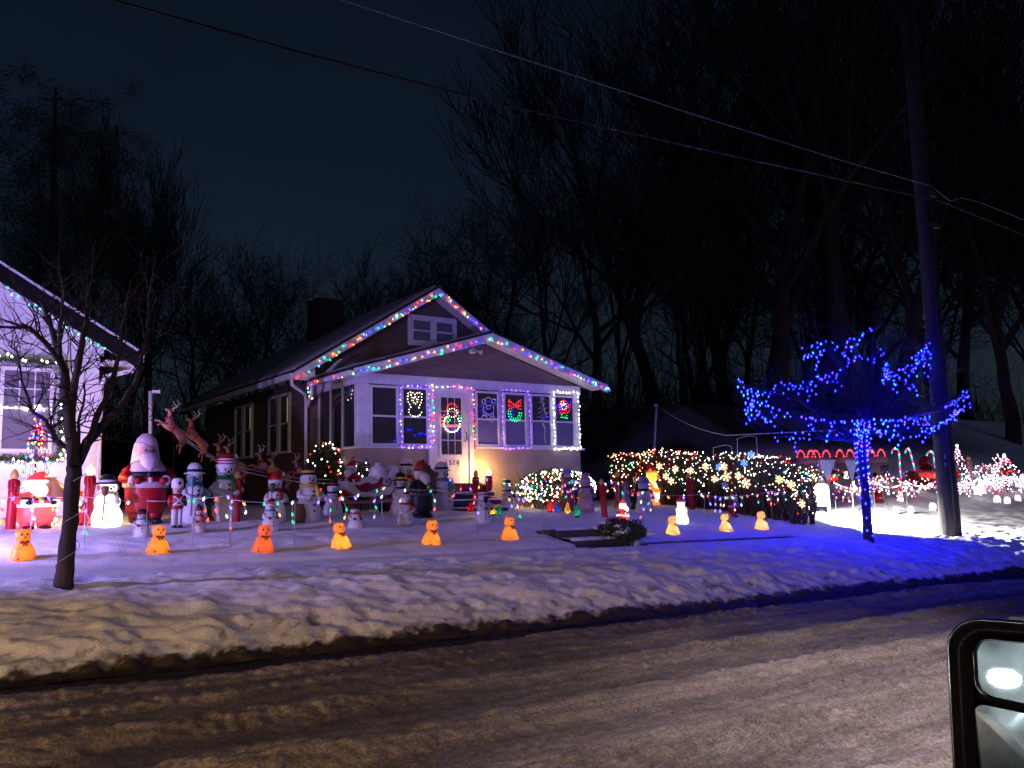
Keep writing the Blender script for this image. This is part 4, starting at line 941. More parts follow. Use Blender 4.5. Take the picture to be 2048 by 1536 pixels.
CG = 'tall red candles standing on the lawn'
clit = lambda z=.9: [(.90, 10, (1, .66, .3)), (.92, 70, (1, .52, .16), .11)]
for cx, yt, yb, lit, lab, off in [
    (20, 940, 1059, 0, 'unlit red candle left of the glowing man with the sack', 0), (175, 932, 1050, 1, 'red candle with a glowing flame beside the lit white snowman', 0), (472, 943, 1043, 0, 'unlit coral red candle with yellow flame beside the large snowman in green scarf', 0),
    (557, 935, 1035, 0, 'unlit candle mostly hidden behind the red capped snowman with broom', .4), (705, 941, 1014, 0, 'unlit orange red candle in front of the sleigh', 0), (795, 940, 1022, 0, 'unlit candle half hidden behind the black hatted snowman', .3),
    (952, 941, 1020, 0, 'unlit red candle beside the porch stairs', 0), (985, 933, 1012, 1, 'red candle with a blazing flame against the tan porch wall', .15), (1108, 946, 1018, 0, 'red candle in front of the lit evergreen bush', 0),
    (1210, 958, 1034, 0, 'leaning unlit candle right of the pinkish snowman', 0), (1236, 943, 1017, 0, 'unlit candle farther back beside the hooded singer', 0), (1360, 937, 1000, 0, 'unlit candle behind the lit red capped snowman', 0), (1384, 946, 1018, 0, 'unlit candle in front of the hedge, right of its twin', 0)]:
    t = put('candle%d' % lit, candle(RED, lit=bool(lit)), 'candle', lab, 'candle decoration', cx, yt, yb, 0, CG, 1.05, clit() if lit else None, off=off)
    t.rotation_euler[1] = R({20: 2, 705: -1, 1210: -5, 1384: -5, 1360: -2}.get(cx, 1))

SM = 'snowman figures on the lawn'
def sm(key, kw, cx, yt, yb, lab, rz=0, wide=1.0, lit=None, off=0, name='snowman_figurine'):
    return put(key, snowman(**kw), name, lab, 'figurine', cx, yt, yb, rz, SM, wide, lit, off=off)
sm('s1', dict(hat='bowler', hatc=BLK, band=WH, scarf=CREAM, snowtop=True, broom=BRN, ear=(.6, .2, .15), buttons=None, arms=False, e=.9), 213, 950, 1052, 'brightly lit white snowman with black hat and broom', 10, 1.25, [(.16, 14, WHITEL), (.5, 6, WHITEL), (.74, 2.2, WHITEL)])
sm('s2', dict(hat='top', hatc=BLK, scarf=TEAL, ear=RED, mitt=RED), 283, 1019, 1072, 'small snowman in green scarf and red earmuffs behind the second bear', -10, 1.3)
sm('s3', dict(hat='bowler', hatc=WH, band=BLK, scarf=TEAL, broom=TEAL), 387, 927, 1044, 'tall slim snowman in white hat with teal scarf and broom', 8, .95)
sm('s4', dict(hat='stocking', hatc=RED, band=WH, scarf=GRN, buttons=DRED, stripes=WH), 449, 908, 1041, 'large snowman with red striped cap and green scarf', 4, .95)
sm('s5', dict(hat='top', hatc=BLK, scarf=RED, mitt=DRED, bodyc=(.7, .62, .6)), 398, 1012, 1064, 'small black top hatted snowman with red waistcoat mittens', -8, 1.0)
sm('s6', dict(hat='stocking', hatc=RED, band=WH, scarf=DRED, broom=GRN), 550, 945, 1043, 'snowman in red cap and dark red scarf holding a green broom', -6, .95)
sm('s7', dict(hat='stocking', hatc=RED, band=WH, scarf=TEAL, mitt=RED), 540, 998, 1062, 'small snowman in red cap standing behind the red-orange bear', 6, 1.15)
sm('s8', dict(hat='top', hatc=BLK, band=YEL, scarf=YEL, basket=True, buttons=BLK), 616, 931, 1043, 'snowman in black hat with yellow band beside a brown sack', 8, 1.05)
sm('s9', dict(hat='top', hatc=BLK, scarf=NAVY, buttons=RED), 666, 960, 1030, 'snowman in black hat and navy scarf below the round lit bush', 0, 1.2)
sm('s10', dict(hat='bowler', hatc=BLK, band=DRED, scarf=RED, mitt=BLK, buttons=None), 710, 1009, 1057, 'small seated snowman in black hat and red scarf', 0, 1.35)
sm('s11', dict(hat='bowler', hatc=BLK, band=YEL, scarf=NAVY, ear=RED, buttons=None), 801, 946, 1032, 'snowman in black hat with red earmuffs left of the figure in black coat', 4, 1.0)
sm('s12', dict(hat='bowler', hatc=WH, band=BLK, scarf=RED), 832, 911, 1012, 'tall snowman in white hat with black band against the tan wall', 0, .95, off=.4)
sm('s13', dict(hat='stocking', hatc=RED, band=WH, scarf=RED, buttons=DRED, stripes=WH), 811, 985, 1048, 'small snowman in red striped cap left of the middle bear', 6, 1.15)
sm('s14', dict(hat='bowler', hatc=WH, band=BLK, scarf=TEAL, ear=RED, wreath=True), 884, 925, 1021, 'snowman with teal scarf carrying a green wreath below the house number', 14, 1.1)
sm('s15', dict(hat='bowler', hatc=DRED, band=WH, scarf=(.4, .4, .42), mitt=BLK, broom=BLK), 967, 978, 1045, 'small snowman in dark red hat right of the stairs candle', 12, 1.1)
sm('s16', dict(hat='top', hatc=BLK, band=WH, scarf=BLK, mitt=BLK, snowtop=True), 1015, 957, 1014, 'snowman in black top hat and black scarf beside the lit bush', 6, 1.25)
sm('s17', dict(hat='stocking', hatc=(.55, .25, .3), band=PINKW, scarf=(.2, .25, .3), bodyc=(.70, .52, .48)), 1172, 947, 1024, 'pinkish snowman with small dark buttons at the end of the lit bush', 12, 1.05)
sm('s18', dict(hat='stocking', hatc=RED, band=(.8, .5, .5), scarf=None, arms=False, e=.9), 1364, 993, 1047, 'brightly lit white snowman in red cap among the bears right of the steps', 14, 1.15, [(.16, 11, WHITEL), (.5, 6, WHITEL), (.76, 2.5, (1, .5, .5))])
sm('s19', dict(hat='bowler', hatc=PURP, band=(.3, .26, .45), scarf=NAVY, bodyc=(.62, .60, .66)), 1289, 954, 1026, 'large bluish unlit snowman in domed hat in front of the orange bear', 30, 1.15)
SG = 'bearded red suited figures on the lawn'
put('k1', santa(sack=(.55, .30, .18), e=.9), 'bearded_figurine', 'brightly glowing bearded man in red suit carrying a brown sack', 'figurine', 70, 948, 1056, 10, SG, 1.45, [(.76, 8, WHITEL), (.66, 10, WHITEL, -.09), (.34, 26, (1, .66, .55))])
put('k2', santa(hatc=PINKW, trim=PINKW, beard=PINKW, hood=True, glove=RED), 'bearded_figurine', 'very tall unlit bearded man in red suit with faded white hood', 'figurine', 290, 868, 1046, 0, SG, .98)
put('k3', santa(e=.8), 'bearded_figurine', 'pink glowing bearded man leaning near the top of the steps', 'figurine', 1245, 1001, 1053, 28, SG, 1.05, [(.35, 12, (1, .62, .55)), (.72, 5, WHITEL), (.66, 8, WHITEL, -.09)]).rotation_euler[1] = R(8)
put('k4', santa(e=.7), 'bearded_figurine', 'glowing bearded man in red cap beside the orange bear', 'figurine', 1275, 938, 996, 35, SG, 1.1, [(.35, 14, (1, .6, .45)), (.72, 6, WHITEL), (.66, 7, WHITEL, -.09)])
put('k5', santa(), 'bearded_figurine', 'unlit bearded man in red in front of the hedge end', 'figurine', 1468, 984, 1033, 25, SG, .95)
put('k6', santa(coat=(.55, .05, .06), e=.4), 'bearded_figurine', 'glowing red suited figure half hidden behind the bare young tree', 'figurine', 156, 985, 1049, 0, SG, .9, [(.4, 5, (1, .6, .5))])
put('sol', soldier, 'soldier_figurine', 'red jacketed toy soldier with tall white hat beside the tall bearded man', 'figurine', 353, 958, 1054, 6, None, 1.05)
put('rb1', robed((.05, .16, .07), (.62, .62, .64), DRED, False, (.7, .7, .7)), 'gnome_figurine', 'white bearded figure in green robe with red base beside the large snowman', 'figurine', 428, 968, 1041, 6, None, 1.0)
put('rb2', robed((.55, .53, .62), PURP), 'singer_figurine', 'pale hooded singer holding a red book right of the steps', 'figurine', 1252, 962, 1016, 30, None, .95)
put('tallcap', santa(coat=(.02, .022, .022), trim=(.10, .10, .09), hatc=RED, sack=BRN, beard=CREAM, glove=BLK), 'bearded_figurine', 'figure in black coat and red cap carrying a brown sack left of the door', 'figurine', 843, 924, 1034, 12, SG, 1.0)
put('sb1', standing_bear(ORG, RED, (.8, .7, .5), e=.6), 'bear_figurine', 'glowing orange standing bear in red cap and pale vest before the hedge', 'figurine', 1305, 931, 1010, 35, None, 1.0, [(.3, 11, WARM), (.7, 7, WARM)])
put('sb2', standing_bear((.33, .12, .07), (.38, .36, .55), None, NAVY), 'bear_figurine', 'unlit brown standing bear in blue scarf beside the pinkish snowman', 'figurine', 1134, 940, 1023, 18, None, 1.0)
put('pine1', lambda: [('crown', MB().lathe([(0, .05), (.30, .05), (.2, .3), (.25, .3), (.15, .55), (.19, .55), (.09, .8), (.12, .8), (0, 1)], 12), (.02, .06, .04)), ('base', MB().lathe([(.05, 0), (.05, .06)], 8), BRN)], 'tree_figurine', 'small dark green tree ornament behind the bluish snowman', 'figurine', 1276, 968, 1020)

# giant bulbs lit from inside, stuck along the walk
GB = 'giant coloured bulbs along the walk'
def gbulb(c):
    return lambda: [('bulb', MB().lathe([(0, .16), (.19, .17), (.26, .28), (.28, .40), (.23, .62), (.13, .84), (.05, .97), (0, 1)], 16), c), ('socket', MB().lathe([(0, 0), (.2, 0), (.2, .16), (0, .17)], 14), (.03, .05, .03))]
for cx, yt, yb, c, nm in [(941, 1003, 1024, RED, 'red'), (984, 1007, 1031, (.8, .5, .05), 'yellow'), (999, 1011, 1031, (.02, .35, .2), 'green'), (1100, 1000, 1024, (.7, .08, .06), 'red'), (1115, 1005, 1025, (.03, .15, .5), 'blue'), (1135, 1007, 1028, (.85, .5, .1), 'amber'), (1154, 1011, 1034, (.02, .4, .22), 'green')]:
    where = 'left of the giant yellow bulb by the stairs' if cx == 941 else 'near the small dark red hatted snowman' if cx < 1050 else 'in the row just above the steps'
    put('gb'+nm+str(cx > 1050), gbulb(c), 'giant_bulb', 'giant glowing %s bulb %s' % (nm, where), 'light decoration', cx, yt, yb, 0, GB, 1.0, [(.3, 9, tuple(min(1, v*1.3+.12) for v in c))])

# ---- sleigh with its driver, and the reindeer team pulling it into the air
p = at_y(728, 1002, 16.35); p[2] = float(Hs(p[0], p[1]))
sgp = Vector(p)
sg = thing('sleigh', 'white toy sleigh with red and blue scrollwork on a stand before the porch wall', 'sleigh', tuple(sgp), R(0), None)
side = [(-.55, .62), (-.5, .50), (-.30, .34), (.1, .30), (.48, .34), (.62, .52), (.68, .86), (.60, .92), (.50, .80), (.42, .66), (.20, .62), (.02, .70), (-.16, .66), (-.34, .58)]
MB().prism([(x, -.2, z) for x, z in side], (0, .4, 0)).build('tub', plastic(WH), sg, False)
MB().prism([(x*.5-.02, -.212, z*.5+.24) for x, z in side], (0, .010, 0)).build('red_panel', plastic((.38, .03, .05)), sg, False)
MB().tube([(.30, -.216, .52), (.42, -.22, .50), (.5, -.22, .58), (.46, -.22, .66), (.38, -.22, .62), (.42, -.22, .56)], .014, 6).tube([(-.2, -.22, .44), (-.05, -.22, .40), (.08, -.22, .46), (.0, -.22, .52), (-.06, -.22, .47)], .014, 6).build('scrollwork', plastic((.04, .06, .3)), sg)
for s in (-.2, .2): MB().tube([(-.75, s, .42), (-.72, s, .28), (-.5, s, .2), (.4, s, .2), (.66, s, .22), (.8, s, .30)], .03, 8).build('runner', plastic((.5, .3, .34)), sg)
for x in (-.5, .4): MB().box((x, -.16, .0), (x+.08, .16, .19)).build('stand', plastic(BLK), sg, False)
MB().lathe([(0, 0), (.16, 0), (.2, .08), (.17, .17), (.19, .22), (.13, .30), (.055, .33), (.07, .38), (0, .385)], 14, (.30, 0, .60)).sculpt([((.42, -.12, .72), .1, .05), ((.2, -.15, .68), .08, .04)]).build('sack', plastic(WH), sg)
assemble('k7', santa(), 'bearded_figurine', 'bearded driver in red suit sitting in the white sleigh', 'figurine', (sgp.x-.28, sgp.y, sgp.z+.27), R(-60), .74, SG, 1.15)

def skin_mesh(name, verts, edges, radii, mats, lv=1):
    me = bpy.data.meshes.new(name); me.from_pydata(verts, edges, []); o = bpy.data.objects.new(name, me); COL.objects.link(o)
    md = o.modifiers.new('skin', 'SKIN'); md.use_smooth_shade = True
    sv = me.skin_vertices[0].data
    for i, r_ in enumerate(radii): sv[i].radius = (r_, r_); sv[i].use_root = (i == 0)
    sb = o.modifiers.new('sub', 'SUBSURF'); sb.levels = lv; sb.render_levels = lv
    dg = bpy.context.evaluated_depsgraph_get(); out = bpy.data.meshes.new_from_object(o.evaluated_get(dg)); out.name = name
    bpy.data.objects.remove(o); out.materials.clear()
    for m in mats: out.materials.append(m)
    out.polygons.foreach_set('use_smooth', [True]*len(out.polygons)); return out
# reindeer leaping towards -X, about 1 m long
rv = [(.30, 0, .50), (.10, 0, .49), (-.14, 0, .52), (-.26, 0, .60), (-.34, 0, .74), (-.40, 0, .82), (-.54, 0, .77), (.42, 0, .56)]
re_ = [(0, 1), (1, 2), (2, 3), (3, 4), (4, 5), (5, 6), (0, 7)]
rr = [.115, .11, .125, .095, .06, .065, .035, .03]
def leg(base, pts, rs):
    global rv, re_, rr
    prev = base
    for q, r_ in zip(pts, rs): rv.append(q); rr.append(r_); re_.append((prev, len(rv)-1)); prev = len(rv)-1
for s in (-1, 1):
    leg(2, [(-.22, s*.09, .42), (-.40, s*.09, .40), (-.46, s*.09, .27)] if s < 0 else [(-.22, s*.09, .42), (-.44, s*.09, .46), (-.56, s*.09, .38)], [.055, .034, .026])
    leg(0, [(.34, s*.09, .40), (.44, s*.09, .30), (.40+.1*s, s*.09, .16), (.46+.1*s, s*.09, .06)], [.07, .045, .03, .024])
DEER = skin_mesh('body', rv, re_, rr, [plastic((.60, .28, .23))])
ant = MB()
for s in (-1, 1):
    ant.tube([(-.40, s*.04, .88), (-.33, s*.10, .98), (-.36, s*.14, 1.08), (-.46, s*.15, 1.14)], [.016, .015, .013, .008], 6)
    ant.tube([(-.33, s*.10, .98), (-.42, s*.11, 1.02)], [.012, .007], 5); ant.tube([(-.36, s*.14, 1.08), (-.30, s*.16, 1.13)], [.011, .006], 5)
ANT = ant.mesh('antlers', plastic((.66, .5, .42)))
HAR = MB().lathe([(.105, -.03), (.118, -.02), (.118, .02), (.105, .03)], 16, (-.28, 0, .64), rot=Matrix.Rotation(R(-38), 3, 'Y')).lathe([(.125, -.02), (.138, -.015), (.138, .015), (.125, .02)], 16, (-.06, 0, .505), rot=Matrix.Rotation(R(90), 3, 'Y')).mesh('harness', plastic((.45, .04, .07)))
EAR = MB().ell((-.36, -.08, .86), (.03, .05, .018), 8, 5).ell((-.36, .08, .86), (.03, .05, .018), 8, 5).mesh('ears', plastic((.60, .28, .23)))
DEYE = MB().ell((-.44, -.055, .83), .016, 6, 5).ell((-.44, .055, .83), .016, 6, 5).mesh('eyes', plastic(BLK))
def deer(px, py, Y, size, tilt, rz, label):
    p = at_y(px, py, Y)
    t = thing('reindeer_figurine', label, 'figurine', tuple(p), 0, 'reindeer team pulling the sleigh', size)
    t.rotation_euler = (0, R(tilt), R(rz))
    for n, me in (('body', DEER), ('antlers', ANT), ('harness', HAR), ('ears', EAR), ('eyes', DEYE)):
        o = link(n, me, t); o.location = (0, 0, -.5)
    g = float(Hs(p[0], p[1])); mi = t.matrix_basis.inverted()
    MB().tube([mi @ Vector((p[0], p[1], g-.1)), mi @ Vector((p[0], p[1], p[2]))], .012, 5).build('stand_rod', DARKWIRE, t)
    return t
deer(349, 858, 15.6, .62, 36, 8, 'leading reindeer rearing highest beside the tall bearded man')
deer(392, 876, 15.9, .62, 34, 8, 'second reindeer in the air, close behind the leader')
deer(452, 920, 16.2, .62, 22, 8, 'reindeer behind the head of the large red capped snowman')
deer(470, 925, 16.5, .62, 22, 8, 'reindeer half hidden on the far side of the middle pair')
deer(533, 936, 16.5, .60, 18, 8, 'reindeer above the snowman with the green broom')
deer(558, 946, 16.8, .60, 18, 8, 'reindeer of the rear pair, farther from the street')
deer(607, 945, 16.9, .55, 10, 8, 'reindeer right behind the snowman with the yellow hat band')
rl = thing('reins', 'pale reins running from the sleigh up to the leading reindeer', 'reins', tuple(at_y(352, 870, 15.6)))
for dy in (-.06, .10):
    pts = [at_y(352, 868, 15.6), at_y(400, 900, 15.9), at_y(450, 932, 16.2), at_y(530, 950, 16.5), at_y(600, 962, 16.8), np.array([sgp.x-.6, sgp.y, sgp.z+.6])]
    MB().tube([Vector(q)+Vector((0, dy, dy*.5))-rl.location for q in pts], .008, 5).build('rein', WHITEWIRE, rl)
sup = MB()

# ---- C9 bulb fence along the front of the lawn: stakes, sagging wire and hanging bulbs
C9 = {k: MB().lathe([(0, -.044), (.008, -.042), (.016, -.026), (.0185, -.013), (.014, .0), (.009, .007), (.009, .018), (0, .02)], 8).mesh('bulb', [glow(c, s)]) for k, c, s in
      (('r', (1, .10, .07), 2.6), ('g', (.02, .9, .5), 1.5), ('b', (.12, .08, 1), 7.0), ('a', (1, .42, .12), 2.4), ('w', (.80, .92, 1), 2.2))}
def bulb_fence(name, label, stakes, seed, dens=.20):
    rng = random.Random(seed)
    P = [on_ground(*s) for s in stakes]
    t = thing(name, label, 'string lights', tuple(P[0]), group='hanging bulb strings on the lawn'); o0 = Vector(P[0])
    tops = []
    for i, p in enumerate(P):
        h = rng.uniform(.62, .74)
        MB().tube([Vector(p)-o0+Vector((0, 0, -.1)), Vector(p)-o0+Vector((rng.uniform(-.03, .03), 0, h+.03))], .006, 5).build('stake', STEELW, t); tops.append(Vector(p)-o0+Vector((0, 0, h)))
    w = MB(); n = 0
    for a, b in zip(tops, tops[1:]):
        L = (b-a).length; k = max(3, int(L/dens)); line = []
        for i in range(k+1):
            u = i/k; q = a+(b-a)*u; q.z -= .35*u*(1-u)*min(1, L/3); line.append(q)
            if rng.random() < .82:
                m = rng.choice((1, 1, 2, 2, 3, 4)); d = [q]
                for j in range(m):
                    r_ = Vector((q.x+rng.uniform(-.05, .05), q.y+rng.uniform(-.05, .05), q.z-.02-.145*j+rng.uniform(-.025, .025)))
                    if r_.z+o0.z < Hs(r_.x+o0.x, r_.y+o0.y)+.05: break
                    d.append(r_); b_ = link('bulb', C9[rng.choice('rgbaw')], t); b_.location = r_; b_.rotation_euler = (rng.uniform(-.7, .7), rng.uniform(-.7, .7), 0); n += 1
                if len(d) > 1: w.tube(d, .003, 3)
        w.tube(line, .004, 4)
    w.build('wire', WHITEWIRE, t)
    return t
bulb_fence('hanging_bulb_string', 'string of hanging bulbs on thin stakes between the young tree and the tall candle', [(-40, 1098), (60, 1092), (170, 1100), (290, 1093), (385, 1090), (460, 1094)], 3, .22)
bulb_fence('hanging_bulb_string', 'string of hanging bulbs on thin stakes in front of the snowmen and the sleigh', [(460, 1090), (588, 1090), (660, 1080), (765, 1062), (868, 1060), (955, 1066), (1085, 1066)], 8, .19)
bulb_fence('hanging_bulb_string', 'string of hanging bulbs by the porch stairs and lit bush', [(905, 1022), (975, 1022), (1035, 1030), (1085, 1034), (1150, 1026), (1240, 1024)], 13, .17)
bulb_fence('hanging_bulb_string', 'string of hanging bulbs on thin stakes from the steps to the hedge', [(1245, 1052), (1284, 1058), (1410, 1058), (1470, 1050), (1545, 1048), (1625, 1040)], 5, .20)
# ------------------------------------------------------------------ trees
def prisms(segs, n, mb=None):
    mb = mb or MB()
    for a, b, ra, rb in segs:
        d = b-a
        if d.length < 1e-6: continue
        d.normalize(); x = d.cross(Vector((.31, .17, .93))); 
        if x.length < 1e-3: x = d.cross(Vector((1, 0, 0)))
        x.normalize(); y = d.cross(x); vs = []
        for c, r_ in ((a, ra), (b, rb)):
            for j in range(n):
                t = 2*math.pi*j/n; vs.append(c+(x*math.cos(t)+y*math.sin(t))*r_)
        mb.add(vs, [(j, (j+1) % n, n+(j+1) % n, n+j) for j in range(n)])
    return mb
def grow(rng, p, d, L, r0, lvl, segs, maxl, spread=.55, up=.12, kids=(3, 5), wig=.16, taper=.6, minr=.004, shrink=(.5, .72)):
    """one limb as a wandering chain, side limbs along it"""
    n = max(2, int(5 if lvl == 0 else 4 if lvl == 1 else 3)); pts = [p.copy()]; ra = [r0]
    q = p.copy(); dd = d.normalized()
    for i in range(n):
        dd = (dd+Vector((rng.gauss(0, wig), rng.gauss(0, wig), rng.gauss(0, wig)+up*.5))).normalized()
        q = q+dd*(L/n); pts.append(q.copy()); ra.append(max(minr, r0*(1-(1-taper*.6)*(i+1)/n)))
    for i in range(n): segs.setdefault(lvl, []).append((pts[i], pts[i+1], ra[i], ra[i+1]))
    if lvl >= maxl: return
    k = rng.randint(*kids)
    for j in range(k):
        u = rng.uniform(.3, 1.0) if lvl else rng.uniform(.35, 1.0)
        f = u*n; i = min(n-1, int(f)); b = pts[i].lerp(pts[i+1], f-i); rb = ra[i]*(rng.uniform(.5, .72))
        ax = (pts[i+1]-pts[i]).normalized(); s = Vector((rng.gauss(0, 1), rng.gauss(0, 1), rng.gauss(0, .5))); s = (s-ax*s.dot(ax)).normalized()
        nd = (ax*(1-spread*.5)+s*spread*rng.uniform(.7, 1.3)+Vector((0, 0, up))).normalized()
        grow(rng, b, nd, L*rng.uniform(*shrink), max(minr, rb), lvl+1, segs, maxl, spread, up, kids, wig, taper, minr, shrink)
    grow(rng, pts[-1], (pts[-1]-pts[-2]).normalized(), L*.7, max(minr, ra[-1]), lvl+1, segs, maxl, spread, up, kids, wig, taper, minr, shrink)
_treemesh = {}
def tree_meshes(seed, H=16, r=.26, fork=.3, maxl=5, spread=.6, up=.14, kids=(2, 4), minr=.012):
    rng = random.Random(seed); segs = {}
    grow(rng, Vector((0, 0, -.3)), Vector((rng.uniform(-.08, .08), rng.uniform(-.08, .08), 1)), H*.42, r, 0, segs, maxl, spread, up, kids, .10, .75, minr, (.55, .78))
    tr = prisms(segs[0], 8); 
    for s in segs.get(1, []): prisms([s], 6, tr)
    cr = MB()
    for l in range(2, maxl+1): prisms(segs.get(l, []), 4 if l == 2 else 3, cr)
    zm = max(v[2] for v in cr.v)
    return tr.mesh('trunk', BARK), cr.mesh('crown', TWIG), zm
NIGHTW = 'bare woodland trees on the dark hillside'
TM = [tree_meshes(s, 16, .31, maxl=m, spread=sp, up=u, kids=k) for s, m, sp, u, k in
      ((1, 5, .55, .16, (3, 4)), (2, 5, .7, .10, (3, 4)), (3, 5, .5, .2, (3, 4)), (4, 5, .8, .06, (3, 4)), (5, 5, .6, .14, (3, 4)), (6, 5, .42, .24, (3, 4)))]
def wood_tree(i, px, Y, top, label, rz=0, base=None, group=NIGHTW, thick=1.0):
    tr, cr, zm = TM[i]
    d = ray(px, 700); p = CAM+d*(Y/d[1]); zb = float(Hs(p[0], p[1]))
    q = at_y(px, top, Y); h = max(4, (q[2]-zb))/zm
    t = thing('bare_tree', label, 'tree', (p[0], p[1], zb-.1), R(rz), group, (h*thick, h*thick, h))
    link('trunk', tr, t); link('crown', cr, t); return t
for a in [
    (0, 1085, 31, 300, 'bare tree right behind the bungalow ridge', 20), (1, 985, 34, 350, 'bare round crowned tree behind the upper gable', 80), (3, 860, 38, 385, 'low spreading bare tree left of the gable peak', 140), (4, 760, 44, 500, 'small dark tree behind the chimney', 10),
    (1, 1190, 30, 170, 'tall bare tree rising between the gable and the forked trees', 200), (2, 1310, 33, -60, 'tall upright bare tree left of the forked trunk', 40), (5, 1365, 29, 250, 'slim bare tree above the porch eave end', 310), (0, 1450, 36, -120, 'large bare tree whose limb leans left over the wires', 250),
    (4, 1545, 27, -220, 'leaning thick trunked bare tree left of the blue lit tree', 100, None, NIGHTW, 1.3), (2, 1610, 31, -100, 'straight bare tree behind the blue lit tree', 170), (5, 1680, 26, -260, 'tall thick trunked bare tree above the blue lit tree', 15, None, NIGHTW, 1.35), (3, 1745, 34, 80, 'wide bare tree between the tall trunks', 75),
    (2, 1790, 24, -200, 'bare tree with ivy like dark crown beside the utility pole', 220), (1, 1925, 27, 60, 'bare tree just right of the utility pole', 130), (4, 2010, 22, 40, 'bare tree with tangled limbs at the right edge', 285), (0, 2090, 26, -150, 'bare tree leaning into the right edge', 60),
    (3, 1480, 46, 300, 'far bare tree low between the trunks', 190), (5, 1240, 44, 330, 'far slim tree behind the porch eave', 230), (3, 1860, 40, 200, 'far bare tree behind the utility pole', 33)]:
    wood_tree(*a)
LG = 'bare trees behind the gap between the two houses'
for a in [(3, 405, 46, 425, 'round bare tree behind the flying reindeer', 20), (1, 500, 50, 445, 'bare tree between the gap trees', 110), (3, 565, 48, 450, 'fan shaped bare tree left of the chimney', 260), (5, 300, 36, 230, 'tall wispy bare tree above the white house eave', 45), (2, 240, 40, 330, 'thin bare tree rising over the white house roof', 180), (4, 640, 52, 575, 'small bare tree beside the chimney', 300), (0, 130, 40, 320, 'bare tree above the white house roof', 90)]:
    wood_tree(*a, group=LG, thick=.9)
rng = random.Random(404)
for k in range(9):   # trunks deep in the wood, nothing tells one from another
    px = rng.uniform(1320, 2120) if k < 7 else rng.uniform(690, 1060); Y = rng.uniform(28, 52)
    wood_tree(rng.randrange(6), px, Y, rng.uniform(150, 450) if k < 7 else rng.uniform(430, 560), 'indistinct dark bare tree deep in the wood behind the bungalow', rng.uniform(0, 360), group='dark trees deep in the wood', thick=rng.uniform(.9, 1.35))
# shaggy needle trees above the white house
def shaggy(px, Y, top, wide, label, seed):
    d = ray(px, 700); p = CAM+d*(Y/d[1]); zb = float(Hs(p[0], p[1])); H = at_y(px, top, Y)[2]-zb
    rng = random.Random(seed); t = thing('shaggy_pine', label, 'tree', (p[0], p[1], zb-.1), 0, 'shaggy pines above the white house')
    MB().tube([(0, 0, 0), (.3, 0, H*.4), (1.0, 0, H*.62), (.9, 0, H*.97)], [.22, .17, .12, .03], 8).build('trunk', BARK, t)
    m = MB()
    clumps = [(rng.gauss(.7, wide*.42), rng.gauss(0, wide*.42), H*rng.uniform(.52, .97)) for _ in range(150)]
    for c in clumps:
        for k in range(90):
            d = Vector((rng.gauss(0, 1), rng.gauss(0, 1), rng.gauss(.2, .8))).normalized(); b = Vector(c)+d*rng.uniform(0, .4); e = b+(d+Vector((0, 0, -.35)))*rng.uniform(.12, .34); sd = d.cross(Vector((.2, .5, .8))).normalized()*.007
            m.add([b-sd, b+sd, e], [(0, 1, 2)])
    m.build('crown', LEAFG, t, False)
shaggy(10, 26, 120, 2.0, 'dark shaggy pine at the upper left edge', 1)
shaggy(120, 28, 225, 2.0, 'dark shaggy pine leaning right over the white house', 2)

# brush along the foot of the hill: one mass nobody could count
m = MB(); rng = random.Random(77)
for k in range(5200):
    if k < 3400: x, y = rng.uniform(4, 62), rng.uniform(27, 44)
    else: x, y = rng.uniform(-14, 12), rng.uniform(32, 50)
    z = float(np.interp(y, GY, GZ)) if x < 18 else float(Hs(x, y))
    b = Vector((x, y, z-.1)); h = rng.uniform(.8, 2.2)*rng.choice((1, 1, 1.6, 2.4)); l = Vector((rng.gauss(0, .2*h), rng.gauss(0, .2*h), h)); r_ = .010+.0035*h
    mid = b+l*.5+Vector((rng.gauss(0, .2), rng.gauss(0, .2), 0)); sg2 = [(b, mid, r_, r_*.7), (mid, b+l, r_*.7, .006)]
    for j in range(5):
        u = b.lerp(mid, rng.random()) if j < 2 else mid.lerp(b+l, rng.random()); sg2.append((u, u+Vector((rng.gauss(0, .5), rng.gauss(0, .5), rng.uniform(.1, .8))), .009, .004))
    prisms(sg2, 3, m)
m.build('brush', TWIG, None, True, 'stuff')

